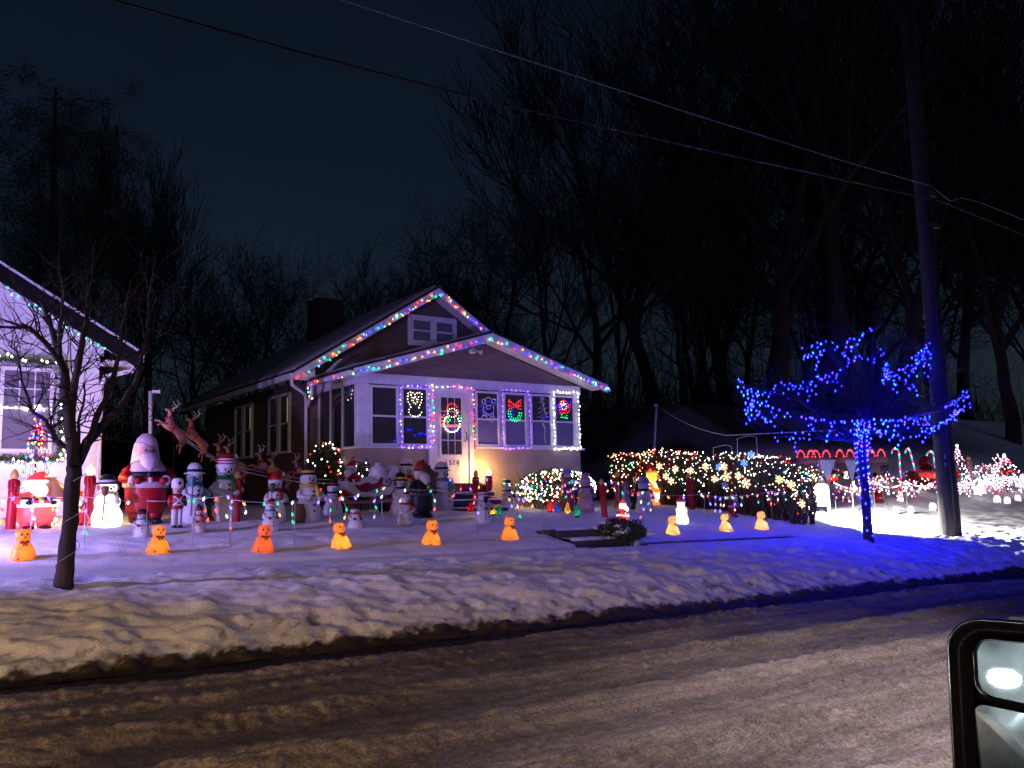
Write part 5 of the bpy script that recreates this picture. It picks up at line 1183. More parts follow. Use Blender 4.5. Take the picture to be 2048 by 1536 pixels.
# ---- young bare tree on the verge at the left, limbs placed as they grow
YT = on_ground(126, 1174); YTD = depth(YT)
def on_plane(x, y, dy=0.0): return Vector(at_y(x, y, YT[1]+dy))
yt = thing('young_tree', 'bare young tree with a forked trunk on the snowy verge at the left', 'tree', tuple(YT))
o0 = Vector(YT); tr = MB(); segs = {}
limbs = [([(126, 1182), (132, 1120), (140, 1040), (146, 960), (150, 925)], [.085, .075, .068, .066, .07], 0, 0),
         ([(148, 930), (140, 860), (135, 800), (128, 740), (112, 690), (98, 640), (80, 600)], [.058, .052, .046, .038, .030, .022, .012], -.1, .15),
         ([(140, 850), (146, 790), (158, 720), (172, 640), (182, 560), (190, 480)], [.042, .036, .03, .022, .014, .006], 0, -.2),
         ([(150, 935), (175, 885), (205, 850), (240, 815), (268, 770), (290, 690), (300, 600), (310, 520)], [.055, .046, .04, .034, .026, .018, .011, .005], .05, .3),
         ([(178, 880), (200, 820), (222, 770), (240, 700), (246, 630), (262, 560)], [.036, .03, .025, .018, .011, .005], 0, -.25),
         ([(136, 800), (150, 770), (165, 700), (168, 640)], [.03, .025, .018, .008], 0, .3),
         ([(130, 745), (105, 700), (60, 655), (20, 655), (-30, 650)], [.028, .024, .018, .012, .006], 0, -.3),
         ([(112, 880), (92, 842), (60, 818), (44, 760), (32, 700), (15, 690)], [.022, .02, .016, .012, .008, .004], 0, .25),
         ([(146, 905), (112, 882), (100, 850)], [.03, .025, .02], 0, .15),
         ([(118, 715), (120, 650), (128, 590), (118, 520), (124, 450)], [.022, .018, .013, .008, .004], 0, -.2),
         ([(155, 900), (158, 845), (170, 790), (166, 765)], [.016, .013, .01, .006], 0, -.2)]
rng = random.Random(21)
for pts, rad, d0, d1 in limbs:
    n = len(pts); P = [on_plane(x, y, d0+(d1-d0)*i/(n-1)) - o0 for i, (x, y) in enumerate(pts)]
    Q = []; RR = []
    for i in range(n-1):
        for k in range(3):
            u = k/3; w = P[i].lerp(P[i+1], u)+Vector((rng.gauss(0, .006), rng.gauss(0, .006), 0)); Q.append(w); RR.append((rad[i]*(1-u)+rad[i+1]*u)*rng.uniform(1.06, 1.24))
    Q.append(P[-1]); RR.append(rad[-1])
    tr.tube(Q, RR, 9 if rad[0] > .05 else 7)
    if d1 or d0:
        for i in range(2, len(Q)):
            for _ in range(3 if RR[i] < .03 else 1):
                if rng.random() < .66:
                    ax = (Q[i]-Q[i-1]).normalized(); s = Vector((rng.gauss(0, 1), rng.gauss(0, .7), rng.gauss(.3, .6))).normalized()
                    grow(rng, Q[i], (ax*.4+s*.8), rng.uniform(.18, .55), min(.011, RR[i]*.55), 2, segs, 3, .6, .08, (1, 3), .2, .7, .0034)
tr.build('trunk', BARK, yt)
cr = MB(); [prisms(segs.get(l, []), 3, cr) for l in (2, 3)]; cr.build('crown', TWIG, yt)
# spiralled string round its trunk
m = MB(); m.tube([Vector((.10*math.cos(a*1.3)+.02*a*.45, .10*math.sin(a*1.3), .02+.085*a)) for a in [k*.25 for k in range(60)]], .004, 4); w_ = m.build('wound_wire', GREYWIRE, yt)

# ---- small tree wrapped in blue lights
BT = on_ground(1738, 1086)
bt = thing('small_tree', 'small bare tree with a crown wrapped in blue lights on the verge', 'tree', tuple(BT)); o0 = Vector(BT); tr = MB(); segs = {}
def bp(x, y, dy=0.0): return Vector(at_y(x, y, BT[1]+dy))-o0
TP = [(1738, 1092), (1734, 1040), (1730, 980), (1724, 920), (1722, 880), (1728, 840)]
tr.tube([bp(*q) for q in TP], [.105, .09, .08, .075, .075, .07], 10)
rng = random.Random(9)
for pts, dy in [([(1728, 850), (1735, 800), (1760, 740), (1790, 690)], -.4), ([(1728, 845), (1700, 780), (1690, 740), (1650, 700)], .5), ([(1722, 880), (1680, 860), (1600, 800), (1500, 775)], .2), ([(1722, 880), (1640, 875), (1560, 870)], -.9), ([(1726, 860), (1790, 840), (1860, 820), (1930, 785)], -.3), ([(1726, 860), (1800, 790), (1850, 720), (1862, 690)], .4), ([(1730, 830), (1745, 740), (1748, 660)], .1), ([(1726, 865), (1700, 850), (1650, 850), (1540, 830)], 1.0), ([(1726, 865), (1800, 860), (1870, 865)], -1.1), ([(1726, 850), (1770, 800), (1850, 790), (1900, 760)], 1.0)]:
    n = len(pts); P = [bp(x, y, dy*i/(n-1)) for i, (x, y) in enumerate(pts)]; tr.tube(P, [.055*(1-.8*i/(n-1))+.004 for i in range(n)], 7)
    for i in range(1, n):
        for _ in range(9):
            b = P[i-1].lerp(P[i], rng.random()); grow(rng, b, Vector((rng.gauss(0, 1), rng.gauss(0, 1), rng.gauss(.5, .6))), rng.uniform(.4, 1.0), .012, 2, segs, 4, .6, .1, (1, 3), .15, .7, .003)
tr.build('trunk', BARK, bt); cr = MB(); [prisms(segs.get(l, []), 3, cr) for l in (2, 3, 4)]; cr.build('crown', TWIG, bt)
def C1(pts): return [(1440+x/3.072, 620+y/3.072) for x, y in pts]
BLUES = [(.0016, .0026, 1)]*5+[(.001, .008, 1)]*2+[(.006, .002, 1)]*2
bs = thing('blue_lights', 'blue light string draped over the small tree and wound round its trunk', 'string lights', tuple(BT))
pos = []; cols = []; wm = MB()
def bstrand(pts, d0, d1, step=.072, jit=.03, drop=.35, dl=(1, 4), two=True):
    n = len(pts); P = [bp(x, y, d0+(d1-d0)*i/(n-1)) for i, (x, y) in enumerate(C1(pts))]; w = []
    for i, q in enumerate(resample(P, step)):
        v = q+Vector((rng.gauss(0, jit*.5), rng.gauss(0, jit), rng.gauss(0, jit*.6))); w.append(q); pos.append(v); cols.append(rng.choice(BLUES))
        if rng.random() < drop*.62:
            d = [q]
            for k in range(rng.randint(*dl)):
                e = q+Vector((rng.gauss(0, .05), rng.gauss(0, .05), -.085*(k+1))); d.append(e); pos.append(e); cols.append(rng.choice(BLUES))
            wm.tube(d, .004, 3)
    if len(w) > 1: wm.tube(w, .006, 4)
bstrand([(525, 250), (565, 218), (660, 190), (735, 225), (830, 178), (945, 105)], .5, .1, .12, .05, .3)
bstrand([(525, 300), (560, 250), (600, 310), (585, 370), (612, 405)], .5, .3, .07, .05, .1)
bstrand([(860, 205), (800, 230), (775, 280), (800, 330), (830, 300), (915, 300), (950, 330)], .3, 0, .10, .05, .3)
bstrand([(120, 440), (160, 490), (225, 492), (310, 520), (390, 455), (480, 460), (560, 445), (640, 430), (720, 390), (790, 335)], .5, .6, .11, .05, .45)
bstrand([(125, 445), (160, 500), (180, 560), (175, 625), (200, 560), (240, 630)], .3, 0, .08, .05, .3)
bstrand([(240, 500), (250, 570), (310, 585), (350, 610), (400, 640), (500, 660), (620, 685), (720, 690), (880, 680), (950, 670), (1010, 655)], 0, -1.0, .10, .05, .45)
bstrand([(200, 570), (260, 640), (280, 685), (330, 670)], -.2, -.5, .09, .06, .2)
bstrand([(1010, 690), (1070, 685), (1180, 670), (1280, 680), (1300, 650)], -.9, -.2, .10, .05, .5)
bstrand([(340, 780), (400, 780), (520, 785), (640, 780), (780, 750), (890, 720), (960, 745), (1050, 765), (1100, 775), (1200, 775), (1300, 725)], .9, -1.1, .085, .05, .3, (1, 2))
bstrand([(430, 770), (520, 740), (580, 715)], .5, .2, .09, .04, .3)
bstrand([(1300, 725), (1400, 680), (1460, 625), (1490, 605)], -.9, -.2, .07, .04, .1); bstrand([(1390, 600), (1440, 570), (1490, 530), (1515, 497), (1500, 560)], .2, .3, .07, .04, .1)
bstrand([(990, 245), (995, 270), (1025, 310), (1030, 355), (1020, 400), (1000, 440), (1040, 420), (1030, 370)], .2, -.2, .065, .05, .2)
bstrand([(1060, 380), (1070, 450), (1090, 490), (1105, 520)], -.1, -.2, .09, .04, .1)
bstrand([(1275, 210), (1240, 250), (1190, 330), (1130, 360), (1085, 410), (1140, 440), (1175, 490), (1185, 450), (1190, 380), (1225, 300), (1270, 240), (1295, 265), (1250, 320)], .5, .2, .07, .05, .25)
bstrand([(830, 690), (870, 720), (840, 770), (890, 780), (920, 740), (980, 740)], -.6, -.6, .06, .05, .2)
for i in range(150):   # wound round the trunk
    u = i/149; k = min(len(TP)-2, int(u*(len(TP)-1))); f = u*(len(TP)-1)-k; q = bp(*TP[k]).lerp(bp(*TP[k+1]), f); a = i*.9
    if u < .07 or (u < .45 and i % 2): continue
    pos.append(q+Vector((.115*math.cos(a), .115*math.sin(a), 0))); cols.append(rng.choice(BLUES))
wm.tube([bp(*TP[min(5, int(u*5))]).lerp(bp(*TP[min(5, int(u*5)+1)]), u*5-int(u*5))+Vector((.10*math.cos(u*60), .10*math.sin(u*60), 0)) for u in [k/90 for k in range(91)]], .005, 4)
wm.build('wire', GREENWIRE, bs); bulb_cloud('bulbs', pos, cols, .0155, 195, bs, rng)

# ---- utility pole and wires
UP = on_ground(1902, 1071)
up_ = thing('utility_pole', 'tall leaning wooden utility pole on the verge right of the blue lit tree', 'utility pole', tuple(UP)); o0 = Vector(UP)
tp = Vector(at_y(1838, 300, UP[1]+.1))-o0; dirp = (tp-Vector((0, 0, 0))).normalized()
P = [dirp*s for s in (-.3, 0, 2, 4, 6.5, 10, 14)]
MB().tube(P, [.235, .225, .205, .19, .18, .17, .15], 18).build('shaft', POLEWOOD, up_)
for s, a in ((7.75, -1), (7.0, -1)): MB().box(dirp*s+Vector((-.14, -.26, -.06)), dirp*s+Vector((.14, -.16, .06))).build('wire_clamp', DARKWIRE, up_, False)
MB().tube([dirp*s+Vector((-.12, -.18, 0)) for s in (0, 3, 6, 7.6)], .018, 6).build('ground_wire', DARKWIRE, up_)
for s, w in ((1.55, .09), (1.72, .06)): MB().box(dirp*s+Vector((-.2-w/2, -.125, -.05)), dirp*s+Vector((-.2+w/2, -.118, .05))).build('tag_plate', GREYWIRE, up_, False)
def wire(name, label, pts, r, mat, Y=None, sag=0.0):
    P = [Vector(at_y(x, y, (Y or UP[1])-.2)) for x, y in pts]; t = MB(); n = len(P)
    Q = []
    for a, b in zip(P, P[1:]):
        for k in range(8):
            q = a.lerp(b, k/8); q.z -= sag*4*(k/8)*(1-k/8); Q.append(q)
    Q.append(P[-1]); o = t.tube([q-P[0] for q in Q], r, 8).build(name, mat); o.location = P[0]; tag(o, label, 'cable')
    return o
wire('power_cable', 'thick black cable sagging across the sky towards the utility pole', [(-250, -125), (240, 4), (600, 105), (1000, 208), (1400, 297), (1880, 402), (2048, 470), (2300, 560)], .017, DARKWIRE)
wire('phone_wire', 'thin pale wire running down to the utility pole from the upper left', [(300, -145), (690, 2), (1000, 103), (1400, 233), (1700, 326), (1862, 372)], .008, GREYWIRE)
wire('phone_wire', 'thin pale wire drooping away from the utility pole to the right edge', [(1862, 372), (1900, 402), (1925, 396), (1960, 405), (2048, 440), (2250, 530)], .008, GREYWIRE)

# ---- thin posts in the yards
def post(name, label, px, yt, yb, arm, r=.035, Yv=None):
    b = on_ground(px[1], yb) if Yv is None else at_y(px[1], yb, Yv); t = Vector(at_y(px[0], yt, b[1]))-Vector(b)
    r_ = thing(name, label, 'post', tuple(b)); MB().tube([(0, 0, -.1), t*.5, t], r, 8).build('shaft', STEELW if r < .04 else WHITE_TRIM, r_)
    if arm: MB().box((t.x+.0, t.y-.03, t.z-.03), (t.x+arm, t.y+.03, t.z+.03)).build('arm', WHITE_TRIM, r_, False)
    return r_
post('lamp_post', 'thin pale post with a short arm behind the very tall bearded man', (301, 780), 780, 1010, .13, .045, 16.4) if False else None
def post2(name, label, x0, y0, x1, y1, Y, arm, r):
    b = Vector(at_y(x1, y1, Y)); g = Hs(b.x, b.y); t = Vector(at_y(x0, y0, Y))-Vector((b.x, b.y, float(g)))
    r_ = thing(name, label, 'post', (b.x, b.y, float(g))); MB().tube([(0, 0, -.1), t*.5, t], r, 8).build('shaft', WHITE_TRIM, r_)
    if arm: MB().box((t.x+.02, t.y-.03, t.z-.035), (t.x+arm, t.y+.03, t.z+.02)).build('arm', WHITE_TRIM, r_, False)
    return r_, t
post2('bird_feeder_post', 'thin pale post with a short arm behind the very tall bearded man', 301, 782, 301, 1000, 16.8, .16, .035)
cp, ct = post2('cord_post', 'leaning pale pole left of the hedge holding the extension cord', 1313, 810, 1300, 935, 19.5, -.1, .035)
A = cp.location+ct; B = Vector(at_y(1560, 873, BT[1]+.8)); Cc = Vector(at_y(1722, 858, BT[1])); D = Vector(at_y(1880, 822, UP[1]-.2))
pts = []
for k in range(9): u = k/12; q = A.lerp(B, u); q.z -= .55*4*u*(1-u)*.6; pts.append(q-A)
pts += [Cc-A, D-A]
o = MB().tube(pts, .009, 5).build('extension_cord', WHITEWIRE); o.location = A; tag(o, 'pale extension cord strung from the leaning pole to the blue lit tree', 'cord')

# ------------------------------------------------------------------ shrubs
def shrub(name, label, loc, size, n, leafm, seed, leaf=.05, stems=14, stemh=1.0, fill=1.0, leaf2=None, flat=False):
    rng = random.Random(seed); t = thing(name, label, 'shrub', loc); m = MB(); s_ = MB(); sx, sy, sz = size
    for k in range(n):
        while True:
            q = Vector((rng.uniform(-1, 1), rng.uniform(-1, 1), rng.uniform(0, 1)))
            if flat or (q.x*q.x+q.y*q.y+(q.z*2-1)**2 < 1.0): break
        c = Vector((q.x*sx, q.y*sy, (q.z*.9+.1)*sz*(.85+.3*float(vnoise(q.x*3, q.y*3, seed))))); d = Vector((rng.gauss(0, 1), rng.gauss(0, 1), rng.gauss(.2, .7))).normalized()*leaf*rng.uniform(.7, 1.5); sd = d.cross(Vector((.2, .5, .8))).normalized()*leaf*.28
        m.add([c-sd, c+sd, c+d+sd*.3, c+d-sd*.3], [(0, 1, 2, 3)])
    for k in range(stems):
        b = Vector((rng.uniform(-.6, .6)*sx, rng.uniform(-.6, .6)*sy, -.05)); e = Vector((b.x*1.5+rng.gauss(0, .1), b.y*1.5+rng.gauss(0, .1), sz*stemh*rng.uniform(.6, 1)))
        s_.tube([b, b.lerp(e, .5)+Vector((rng.gauss(0, .05), 0, 0)), e], [.014, .010, .005], 5)
    m.build('foliage', leafm, t, False, 'stuff'); s_.build('stems', TWIG, t, True, 'stuff'); return t
def surface_lights(name, label, loc, size, n, pal, seed, r=.02, strength=6, front=True, cat='string lights', flat=False):
    rng = random.Random(seed); t = thing(name, label, cat, loc); pos = []; cols = []; sx, sy, sz = size; m = MB()
    for k in range(n):
        if flat:
            q = Vector((rng.uniform(-1, 1), -1 if rng.random() < .7 else rng.uniform(-1, .3), 0)); z = rng.random() if q.y == -1 else 1
            p = Vector((q.x*sx, q.y*sy-.03, (.12+.9*z)*sz+rng.gauss(0, .03)))
        else:
            a = rng.uniform(0, 2*math.pi); w = math.acos(rng.uniform(-.7, 1)); p = Vector((math.cos(a)*math.sin(w)*sx*1.02, (-abs(math.sin(a)) if rng.random() < .75 else math.sin(a))*math.sin(w)*sy*1.02, sz*(.55+.5*math.cos(w))))
        pos.append(p); cols.append(pal(p, rng) if callable(pal) else rng.choice(pal))
    order = sorted(range(n), key=lambda i: (round(pos[i].z/sz*5), pos[i].x if round(pos[i].z/sz*5) % 2 else -pos[i].x)); m.tube([pos[i] for i in order], .003, 3)
    m.build('wire', GREENWIRE, t); bulb_cloud('bulbs', pos, cols, r, strength, t, rng); return t
# bush in front of the porch wall, thickly lit
p = at_y(1040, 1000, 16.55); q = at_y(1188, 1000, 16.55); cx, hx = (p[0]+q[0])/2, (q[0]-p[0])/2; zg = float(Hs(cx, 16.55))
shrub('evergreen_bush', 'low evergreen bush under the right porch windows, thick with white lights', (cx, 16.6, zg-.03), (hx*1.05, .42, .92), 5200, LEAFG, 5, .06, 20, flat=False)
pl = lambda p, rng: (1, .93, .70) if rng.random() < .82 else rng.choice([BR, BG, BV, BA])
surface_lights('bush_lights', 'dense white net lights over the bush below the right porch windows', (cx, 16.55, zg), (hx, .42, .86), 340, pl, 6, .0115, 19)
p = at_y(648, 960, 18.0); zg = float(Hs(p[0], 18.0))
shrub('round_bush', 'round dark bush with white lights between the house corner and the sleigh', (p[0], 18.0, zg-.03), (.42, .40, 1.45), 3200, LEAFG, 7, .055)
surface_lights('bush_lights', 'scattered white lights on the round dark bush by the house corner', (p[0], 17.95, zg), (.42, .40, 1.35), 46, [BWW, BWW, BCW, BR], 8, .014, 12)
p = at_y(715, 955, 16.98); zg = float(Hs(p[0], 16.98))
shrub('evergreen_bush', 'narrow dark bush behind the sleigh driver', (p[0]-.02, 16.86, zg-.03), (.34, .28, 1.05), 1700, LEAFG, 17, .055)
surface_lights('bush_lights', 'few white lights behind the sleigh driver', (p[0]-.02, 16.84, zg), (.34, .28, 1.0), 16, [BWW, BCW], 18, .014, 12)
# snow laden shrub beside the steps
sx_, sy_ = 11.15, 12.35; zg = float(Hs(sx_, sy_))
shrub('snowy_shrub', 'dark low shrub half buried in snow at the right side of the steps', (sx_-.1, sy_, zg-.12), (.42, .55, .5), 1900, LEAFG, 9, .055, 8)
m = MB(); rng = random.Random(12)
for k in range(26):
    c = (rng.uniform(-.35, .45), rng.uniform(-.5, .6), .26+rng.uniform(-.1, .16)); m.ell(c, (rng.uniform(.05, .14), rng.uniform(.06, .15), rng.uniform(.03, .06)), 9, 6)
o = m.build('shrub_snow', SNOWM, None, True, 'stuff'); o.location = (sx_, sy_, zg-.12)
for c in [c for c in COL.objects if c.name == 'snowy_shrub']: o.parent = c; o.location = (.1, 0, 0)

# ---- the long clipped hedge running back from the street, hung with lights and stars
HX0, HX1, HY0, HY1 = 16.75, 17.65, 12.95, 19.2
hd = thing('hedge', 'long bare twiggy hedge hung with lights between the two yards', 'hedge', (17.2, 16, float(Hs(17.2, 16))))
m = MB(); s_ = MB(); rng = random.Random(31)
htop = lambda y: 1.36+.05*math.sin(y*2.3)+.05*math.sin(y*5.1+1)
for k in range(430):
    y = rng.uniform(HY0, HY1); x = rng.uniform(HX0+.1, HX1-.1); z = float(Hs(x, y))
    for j in range(2):
        e = Vector((min(HX1, max(HX0, x+rng.gauss(0, .22))), min(HY1, max(HY0-.1, y+rng.gauss(0, .25))), z+htop(y)*rng.uniform(.7, 1.0)))
        b = Vector((x, y, z-.05)); md = b.lerp(e, .5)+Vector((rng.gauss(0, .06), rng.gauss(0, .06), 0)); s_.tube([b-hd.location, md-hd.location, e-hd.location], [.017, .011, .004], 5)
for k in range(15000):
    y = rng.uniform(HY0, HY1); face_ = rng.random(); zz = rng.random()**.75
    if face_ < .45: x = HX0+abs(rng.gauss(0, .10))
    elif face_ < .8: x = rng.uniform(HX0, HX1); zz = 1-abs(rng.gauss(0, .07))
    else: x = rng.uniform(HX0, HX1); y = HY0+abs(rng.gauss(0, .15))
    if zz < .25 and rng.random() < .75: continue
    z = float(Hs(x, y))+.12+zz*(htop(y)-.14); c = Vector((x, y, z))-hd.location; d = Vector((rng.gauss(0, 1), rng.gauss(0, 1), rng.gauss(.3, .8))).normalized()*rng.uniform(.05, .13); sd = d.cross(Vector((.2, .5, .8))).normalized()*.0045
    m.add([c-sd, c+sd, c+d], [(0, 1, 2)])
HEDGETWIG = principled('hedge_twig', (.11, .075, .045), (.06, .05, .028), rough=.9, scale=6)
m.build('twigs', HEDGETWIG, hd, False, 'stuff'); s_.build('stems', HEDGETWIG, hd, True, 'stuff')
hl = thing('hedge_lights', 'warm and white lights scattered over the long hedge', 'string lights', (HX0, HY0, float(Hs(HX0, HY0)))); pos = []; cols = []; rng = random.Random(33)
for k in range(620):
    f_ = rng.random(); y = rng.uniform(HY0, HY1); zz = rng.random()
    if f_ < .62: x = HX0-.02; zz = rng.random()**.6
    elif f_ < .86: x = rng.uniform(HX0, HX1); zz = 1
    else: x = rng.uniform(HX0, HX1); y = HY0-.02; zz = rng.random()**.7
    if zz < .3 and rng.random() < .5: continue
    z = float(Hs(x, y))+.15+zz*(htop(y)-.12)+rng.gauss(0, .025)
    pos.append(Vector((x, y, z))-hl.location); u = (y-HY0)/(HY1-HY0)
    cols.append(rng.choice([BR, (1, .5, .3), BWW, BA]) if rng.random() < (.75 if u > .6 else .15) else (1, .90, .62) if rng.random() < .85 else rng.choice([BG, BC, BR]))
w = MB()
for a, b in zip(pos, pos[1:]):
    if (a-b).length < .9: w.tube([a, b], .003, 3)
w.build('wire', GREENWIRE, hl); bulb_cloud('bulbs', pos, cols, .0098, 17, hl, rng)
def star(name, label, p, size, col, strength, group, rz=0, arms=6):
    t = thing(name, label, 'star light', tuple(p), rz, group); rng2 = random.Random(int(size*1000)+arms); a0 = rng2.uniform(0, 1)
    m = MB()
    for k in range(arms):
        a = a0+2*math.pi*k/arms; e = Vector((math.cos(a)*size, 0, math.sin(a)*size)); m.tube([(0, 0, 0), e], .011, 5); u = Vector((-math.sin(a), 0, math.cos(a)))*size*.28
        m.tube([e*.62, e*.9+u], .009, 4); m.tube([e*.62, e*.9-u], .009, 4); m.ell(tuple(e), .016, 6, 4)
    m.build('arms', glow(col, strength), t, True); return t
for x, y, c, lab in [(480, 402, 'w', 'small warm star near the top left of the hedge'), (637, 428, 'w', 'warm star just left of the candle before the hedge'), (785, 445, 'w', 'warm slanted star above the leaning candle'), (932, 405, 'w', 'flat warm star high on the middle of the hedge'), (545, 500, 'w', 'warm star low on the left of the hedge'), (595, 545, 'w', 'warm star lowest left on the hedge'),
    (1065, 412, 'b', 'blue star in the middle of the hedge'), (1112, 405, 'w', 'warm star touching the middle blue star'), (1377, 288, 'b', 'blue star standing above the hedge top'), (1308, 370, 'b', 'blue star just under the hedge top'), (1135, 505, 'w', 'large warm star at the hedge centre'), (1327, 572, 'w', 'large reddish warm star low on the hedge'),
    (1018, 525, 'w', 'thin warm star seen edge on at the hedge centre'), (1248, 495, 'w', 'thin warm star right of the hedge centre'), (1650, 535, 'y', 'yellowish star near the hedge end'), (1765, 578, 'w', 'warm star near the street end of the hedge'), (1875, 770, 'w', 'warm star hanging lowest at the street end of the hedge'), (1120, 592, 'b', 'dim blue star low on the hedge')]:
    px, py = 1220+x/4.876, 850+y/4.876; p = at_x(px, py, HX0-.06)
    if p[1] < HY0: p = at_y(px, py, HY0-.06)
    star('star_light', lab, p, .105 if 'large' in lab else .082, {'w': (1, .66, .38), 'b': (.12, .3, 1), 'y': (1, .85, .3)}[c], 2.2 if 'dim' not in lab else .5, 'star lights hung on the hedge', R(-70 if p[0] < HX0 else -10) if 'thin' not in lab else R(-15))
for x, y, lab in [(1100, 232, 'low white wire arch on the hedge top'), (1340, 200, 'taller white wire frame on the hedge top')]:
    b = at_x(1220+x/4.876, 850+(y+70)/4.876, HX0+.3); t = thing('wire_frame', lab, 'wire frame', tuple(b)); h = .22 if 'low' in lab else .36
    MB().tube([(0, -.3, -.1), (0, -.3, h), (0, -.1, h+.05), (0, .3, h), (0, .3, -.1)], .009, 5).build('frame', WHITEWIRE, t)

# ------------------------------------------------------------------ the right-hand yard
fp = on_ground(1646, 1038)
fl = thing('lit_panel', 'blindingly bright white panel on two dark stakes at the hedge end', 'floodlight', tuple(fp)); dz = depth(fp)/FPX
rot = R(-50)
fl.rotation_euler = (0, 0, rot)
w2, h0, h1 = .18, .30, .86
MB().tube([(-.1, 0, -.1), (-.1, 0, h0)], .012, 6).build('stake', BLACKP, fl); MB().tube([(.1, 0, -.1), (.1, 0, h0)], .012, 6).build('stake', BLACKP, fl)
MB().prism([(w2*math.copysign(abs(math.cos(a))**.55, math.cos(a)), -.05, (h0+h1)/2+(h1-h0)/2*math.copysign(abs(math.sin(a))**.55, math.sin(a))) for a in [k*2*math.pi/28 for k in range(28)]], (0, .10, 0)).build('panel', glow((1, .94, .80), 5), fl)
l = bpy.data.lights.new('lamp_bulb', 'SPOT'); l.energy = 7000; l.color = (1, .96, .90); l.spot_size = R(128); l.spot_blend = .45; l.shadow_soft_size = .08
o = bpy.data.objects.new('lamp_bulb', l); COL.objects.link(o); o.parent = fl; o.location = (.3, -.12, 1.0)
tg = Vector(on_ground(1740, 1046))-(Vector(fp)+Matrix.Rotation(rot, 3, 'Z') @ Vector((.3, -.12, 1.0)))
o.rotation_euler = (Matrix.Rotation(-rot, 3, 'Z') @ tg).to_track_quat('-Z', 'Y').to_euler()
# signs on posts seen nearly edge on
for px, yt, yb, lab, wd, r_ in [(1660, 920, 1029, 'white triangular sign on a thick wooden post behind the bright panel', .24, .05), (1709, 921, 1026, 'narrow white triangular sign on a thin steel post left of the blue trunk', .17, .018)]:
    b = on_ground(px, yb); h = (yb-yt)/FPX*depth(b); t = thing('triangular_sign', lab, 'sign', tuple(b), R(-30), 'triangular signs in the right yard')
    MB().tube([(0, .05, -.1), (0, .05, h*.98)], r_, 8).build('post', GREYWIRE, t); MB().prism([(-wd, 0, h), (wd, 0, h), (.02, 0, h-.52), (-.02, 0, h-.52)], (0, .012, 0)).build('sign_face', WHITE_TRIM, t, False)
# row of toy huts with red light hoops
HG = 'white toy huts with red light hoops'
def hut_build():
    m = MB().box((-.42, -.25, 0), (.42, .25, .52)); rf = MB().prism([(-.46, -.3, .50), (.46, -.3, .50), (.40, -.3, .62), (.2, -.3, .72), (0, -.3, .75), (-.2, -.3, .72), (-.40, -.3, .62)], (0, .6, 0))
    wn = MB().box((.02, -.262, .14), (.34, -.252, .40)); wf = MB().box((-.02, -.258, .10), (.38, -.251, .44)); wl = MB().lathe([(0, -.03), (.09, -.03), (.09, .03), (0, .03)], 12, rot=Matrix.Rotation(R(90), 3, 'X')).v
    return m.mesh('body', plastic((.62, .54, .52))), rf.mesh('roof', plastic((.7, .66, .66))), wn.mesh('window_pane', PANEL), wf.mesh('window_frame', plastic(WH))
HUT = hut_build()
hutp = []
for i, (cx, yb, lab) in enumerate([(1612, 950, 'toy hut partly hidden by the hedge end'), (1642, 950, 'toy hut behind the thick post sign'), (1690, 949, 'toy hut left of the blue lit trunk'), (1752, 948, 'toy hut with tan window right of the blue lit trunk')]):
    b = on_ground(cx, yb+4); sc = 44/FPX*depth(b)/.84; t = thing('toy_hut', lab, 'toy hut', tuple(b), R(-22), HG, sc); hutp.append((b, sc))
    for n, me in zip(('body', 'roof', 'window_pane', 'window_frame'), HUT): link(n, me, t)
    for s in (-.24, .24): MB().lathe([(0, -.03), (.08, -.03), (.08, .03), (0, .03)], 12, (s, -.28, .05), rot=Matrix.Rotation(R(90), 3, 'X')).build('wheel', plastic(BLK), t)
    strokes = []
    ht = thing('light_hoops', 'red light hoops over the ' + lab, 'string lights', tuple(b), R(-22), 'red light hoops over the toy huts', sc); pos = []; w = MB()
    for s in (-.22, .22):
        P = [Vector((s+.17*math.cos(a), -.1, .66+.34*math.sin(a))) for a in [math.pi*k/10 for k in range(11)]]; w.tube(P, .012, 4); pos += P[:-1]
    w.build('wire', GREENWIRE, ht); bulb_cloud('bulbs', pos, [(1, .03, .05)]*len(pos), .026, 9, ht, random.Random(i))
# little glowing figures between the huts and on the snow
LGp = 'small glowing figures in the right yard'
mini = snowman(hat='stocking', hatc=RED, band=WH, scarf=None, buttons=None, arms=False)
for cx, yt, yb, lab in [(1692, 938, 957, 'tiny glowing figure left of the blue trunk before the huts'), (1733, 940, 956, 'tiny glowing figure half behind the blue trunk'), (1753, 936, 953, 'tiny glowing figure below the tan windowed hut'), (1707, 957, 980, 'tiny glowing peaked figure beside the thin steel sign post'), (1801, 977, 1002, 'glowing peaked snowman left of the candy canes on the snow')]:
    put('mini', mini, 'glowing_figurine', lab, 'figurine', cx, yt, yb, 20, LGp, 1.25, [(.2, 16, WHITEL), (.6, 8, WHITEL)])
put('k8', santa(), 'bearded_figurine', 'glowing bearded figure behind the thick post sign', 'figurine', 1667, 924, 968, 20, LGp, 1.0, [(.35, 14, WARM), (.7, 10, WHITEL)])
put('k9', santa(hood=True), 'bearded_figurine', 'glaring white bearded figure left of the utility pole', 'figurine', 1856, 913, 966, 20, LGp, 1.35, [(.2, 26, WHITEL), (.5, 26, WHITEL), (.75, 12, WHITEL)])
put('sol2', soldier, 'soldier_figurine', 'red lit soldier just right of the utility pole', 'figurine', 1917, 930, 972, 20, None, 1.1, lit=[(.5, 9, (1, .4, .2))])
put('k10', santa(), 'bearded_figurine', 'red suited figure high behind the hedge end', 'figurine', 1571, 892, 925, 20, None, 1.0) if False else None
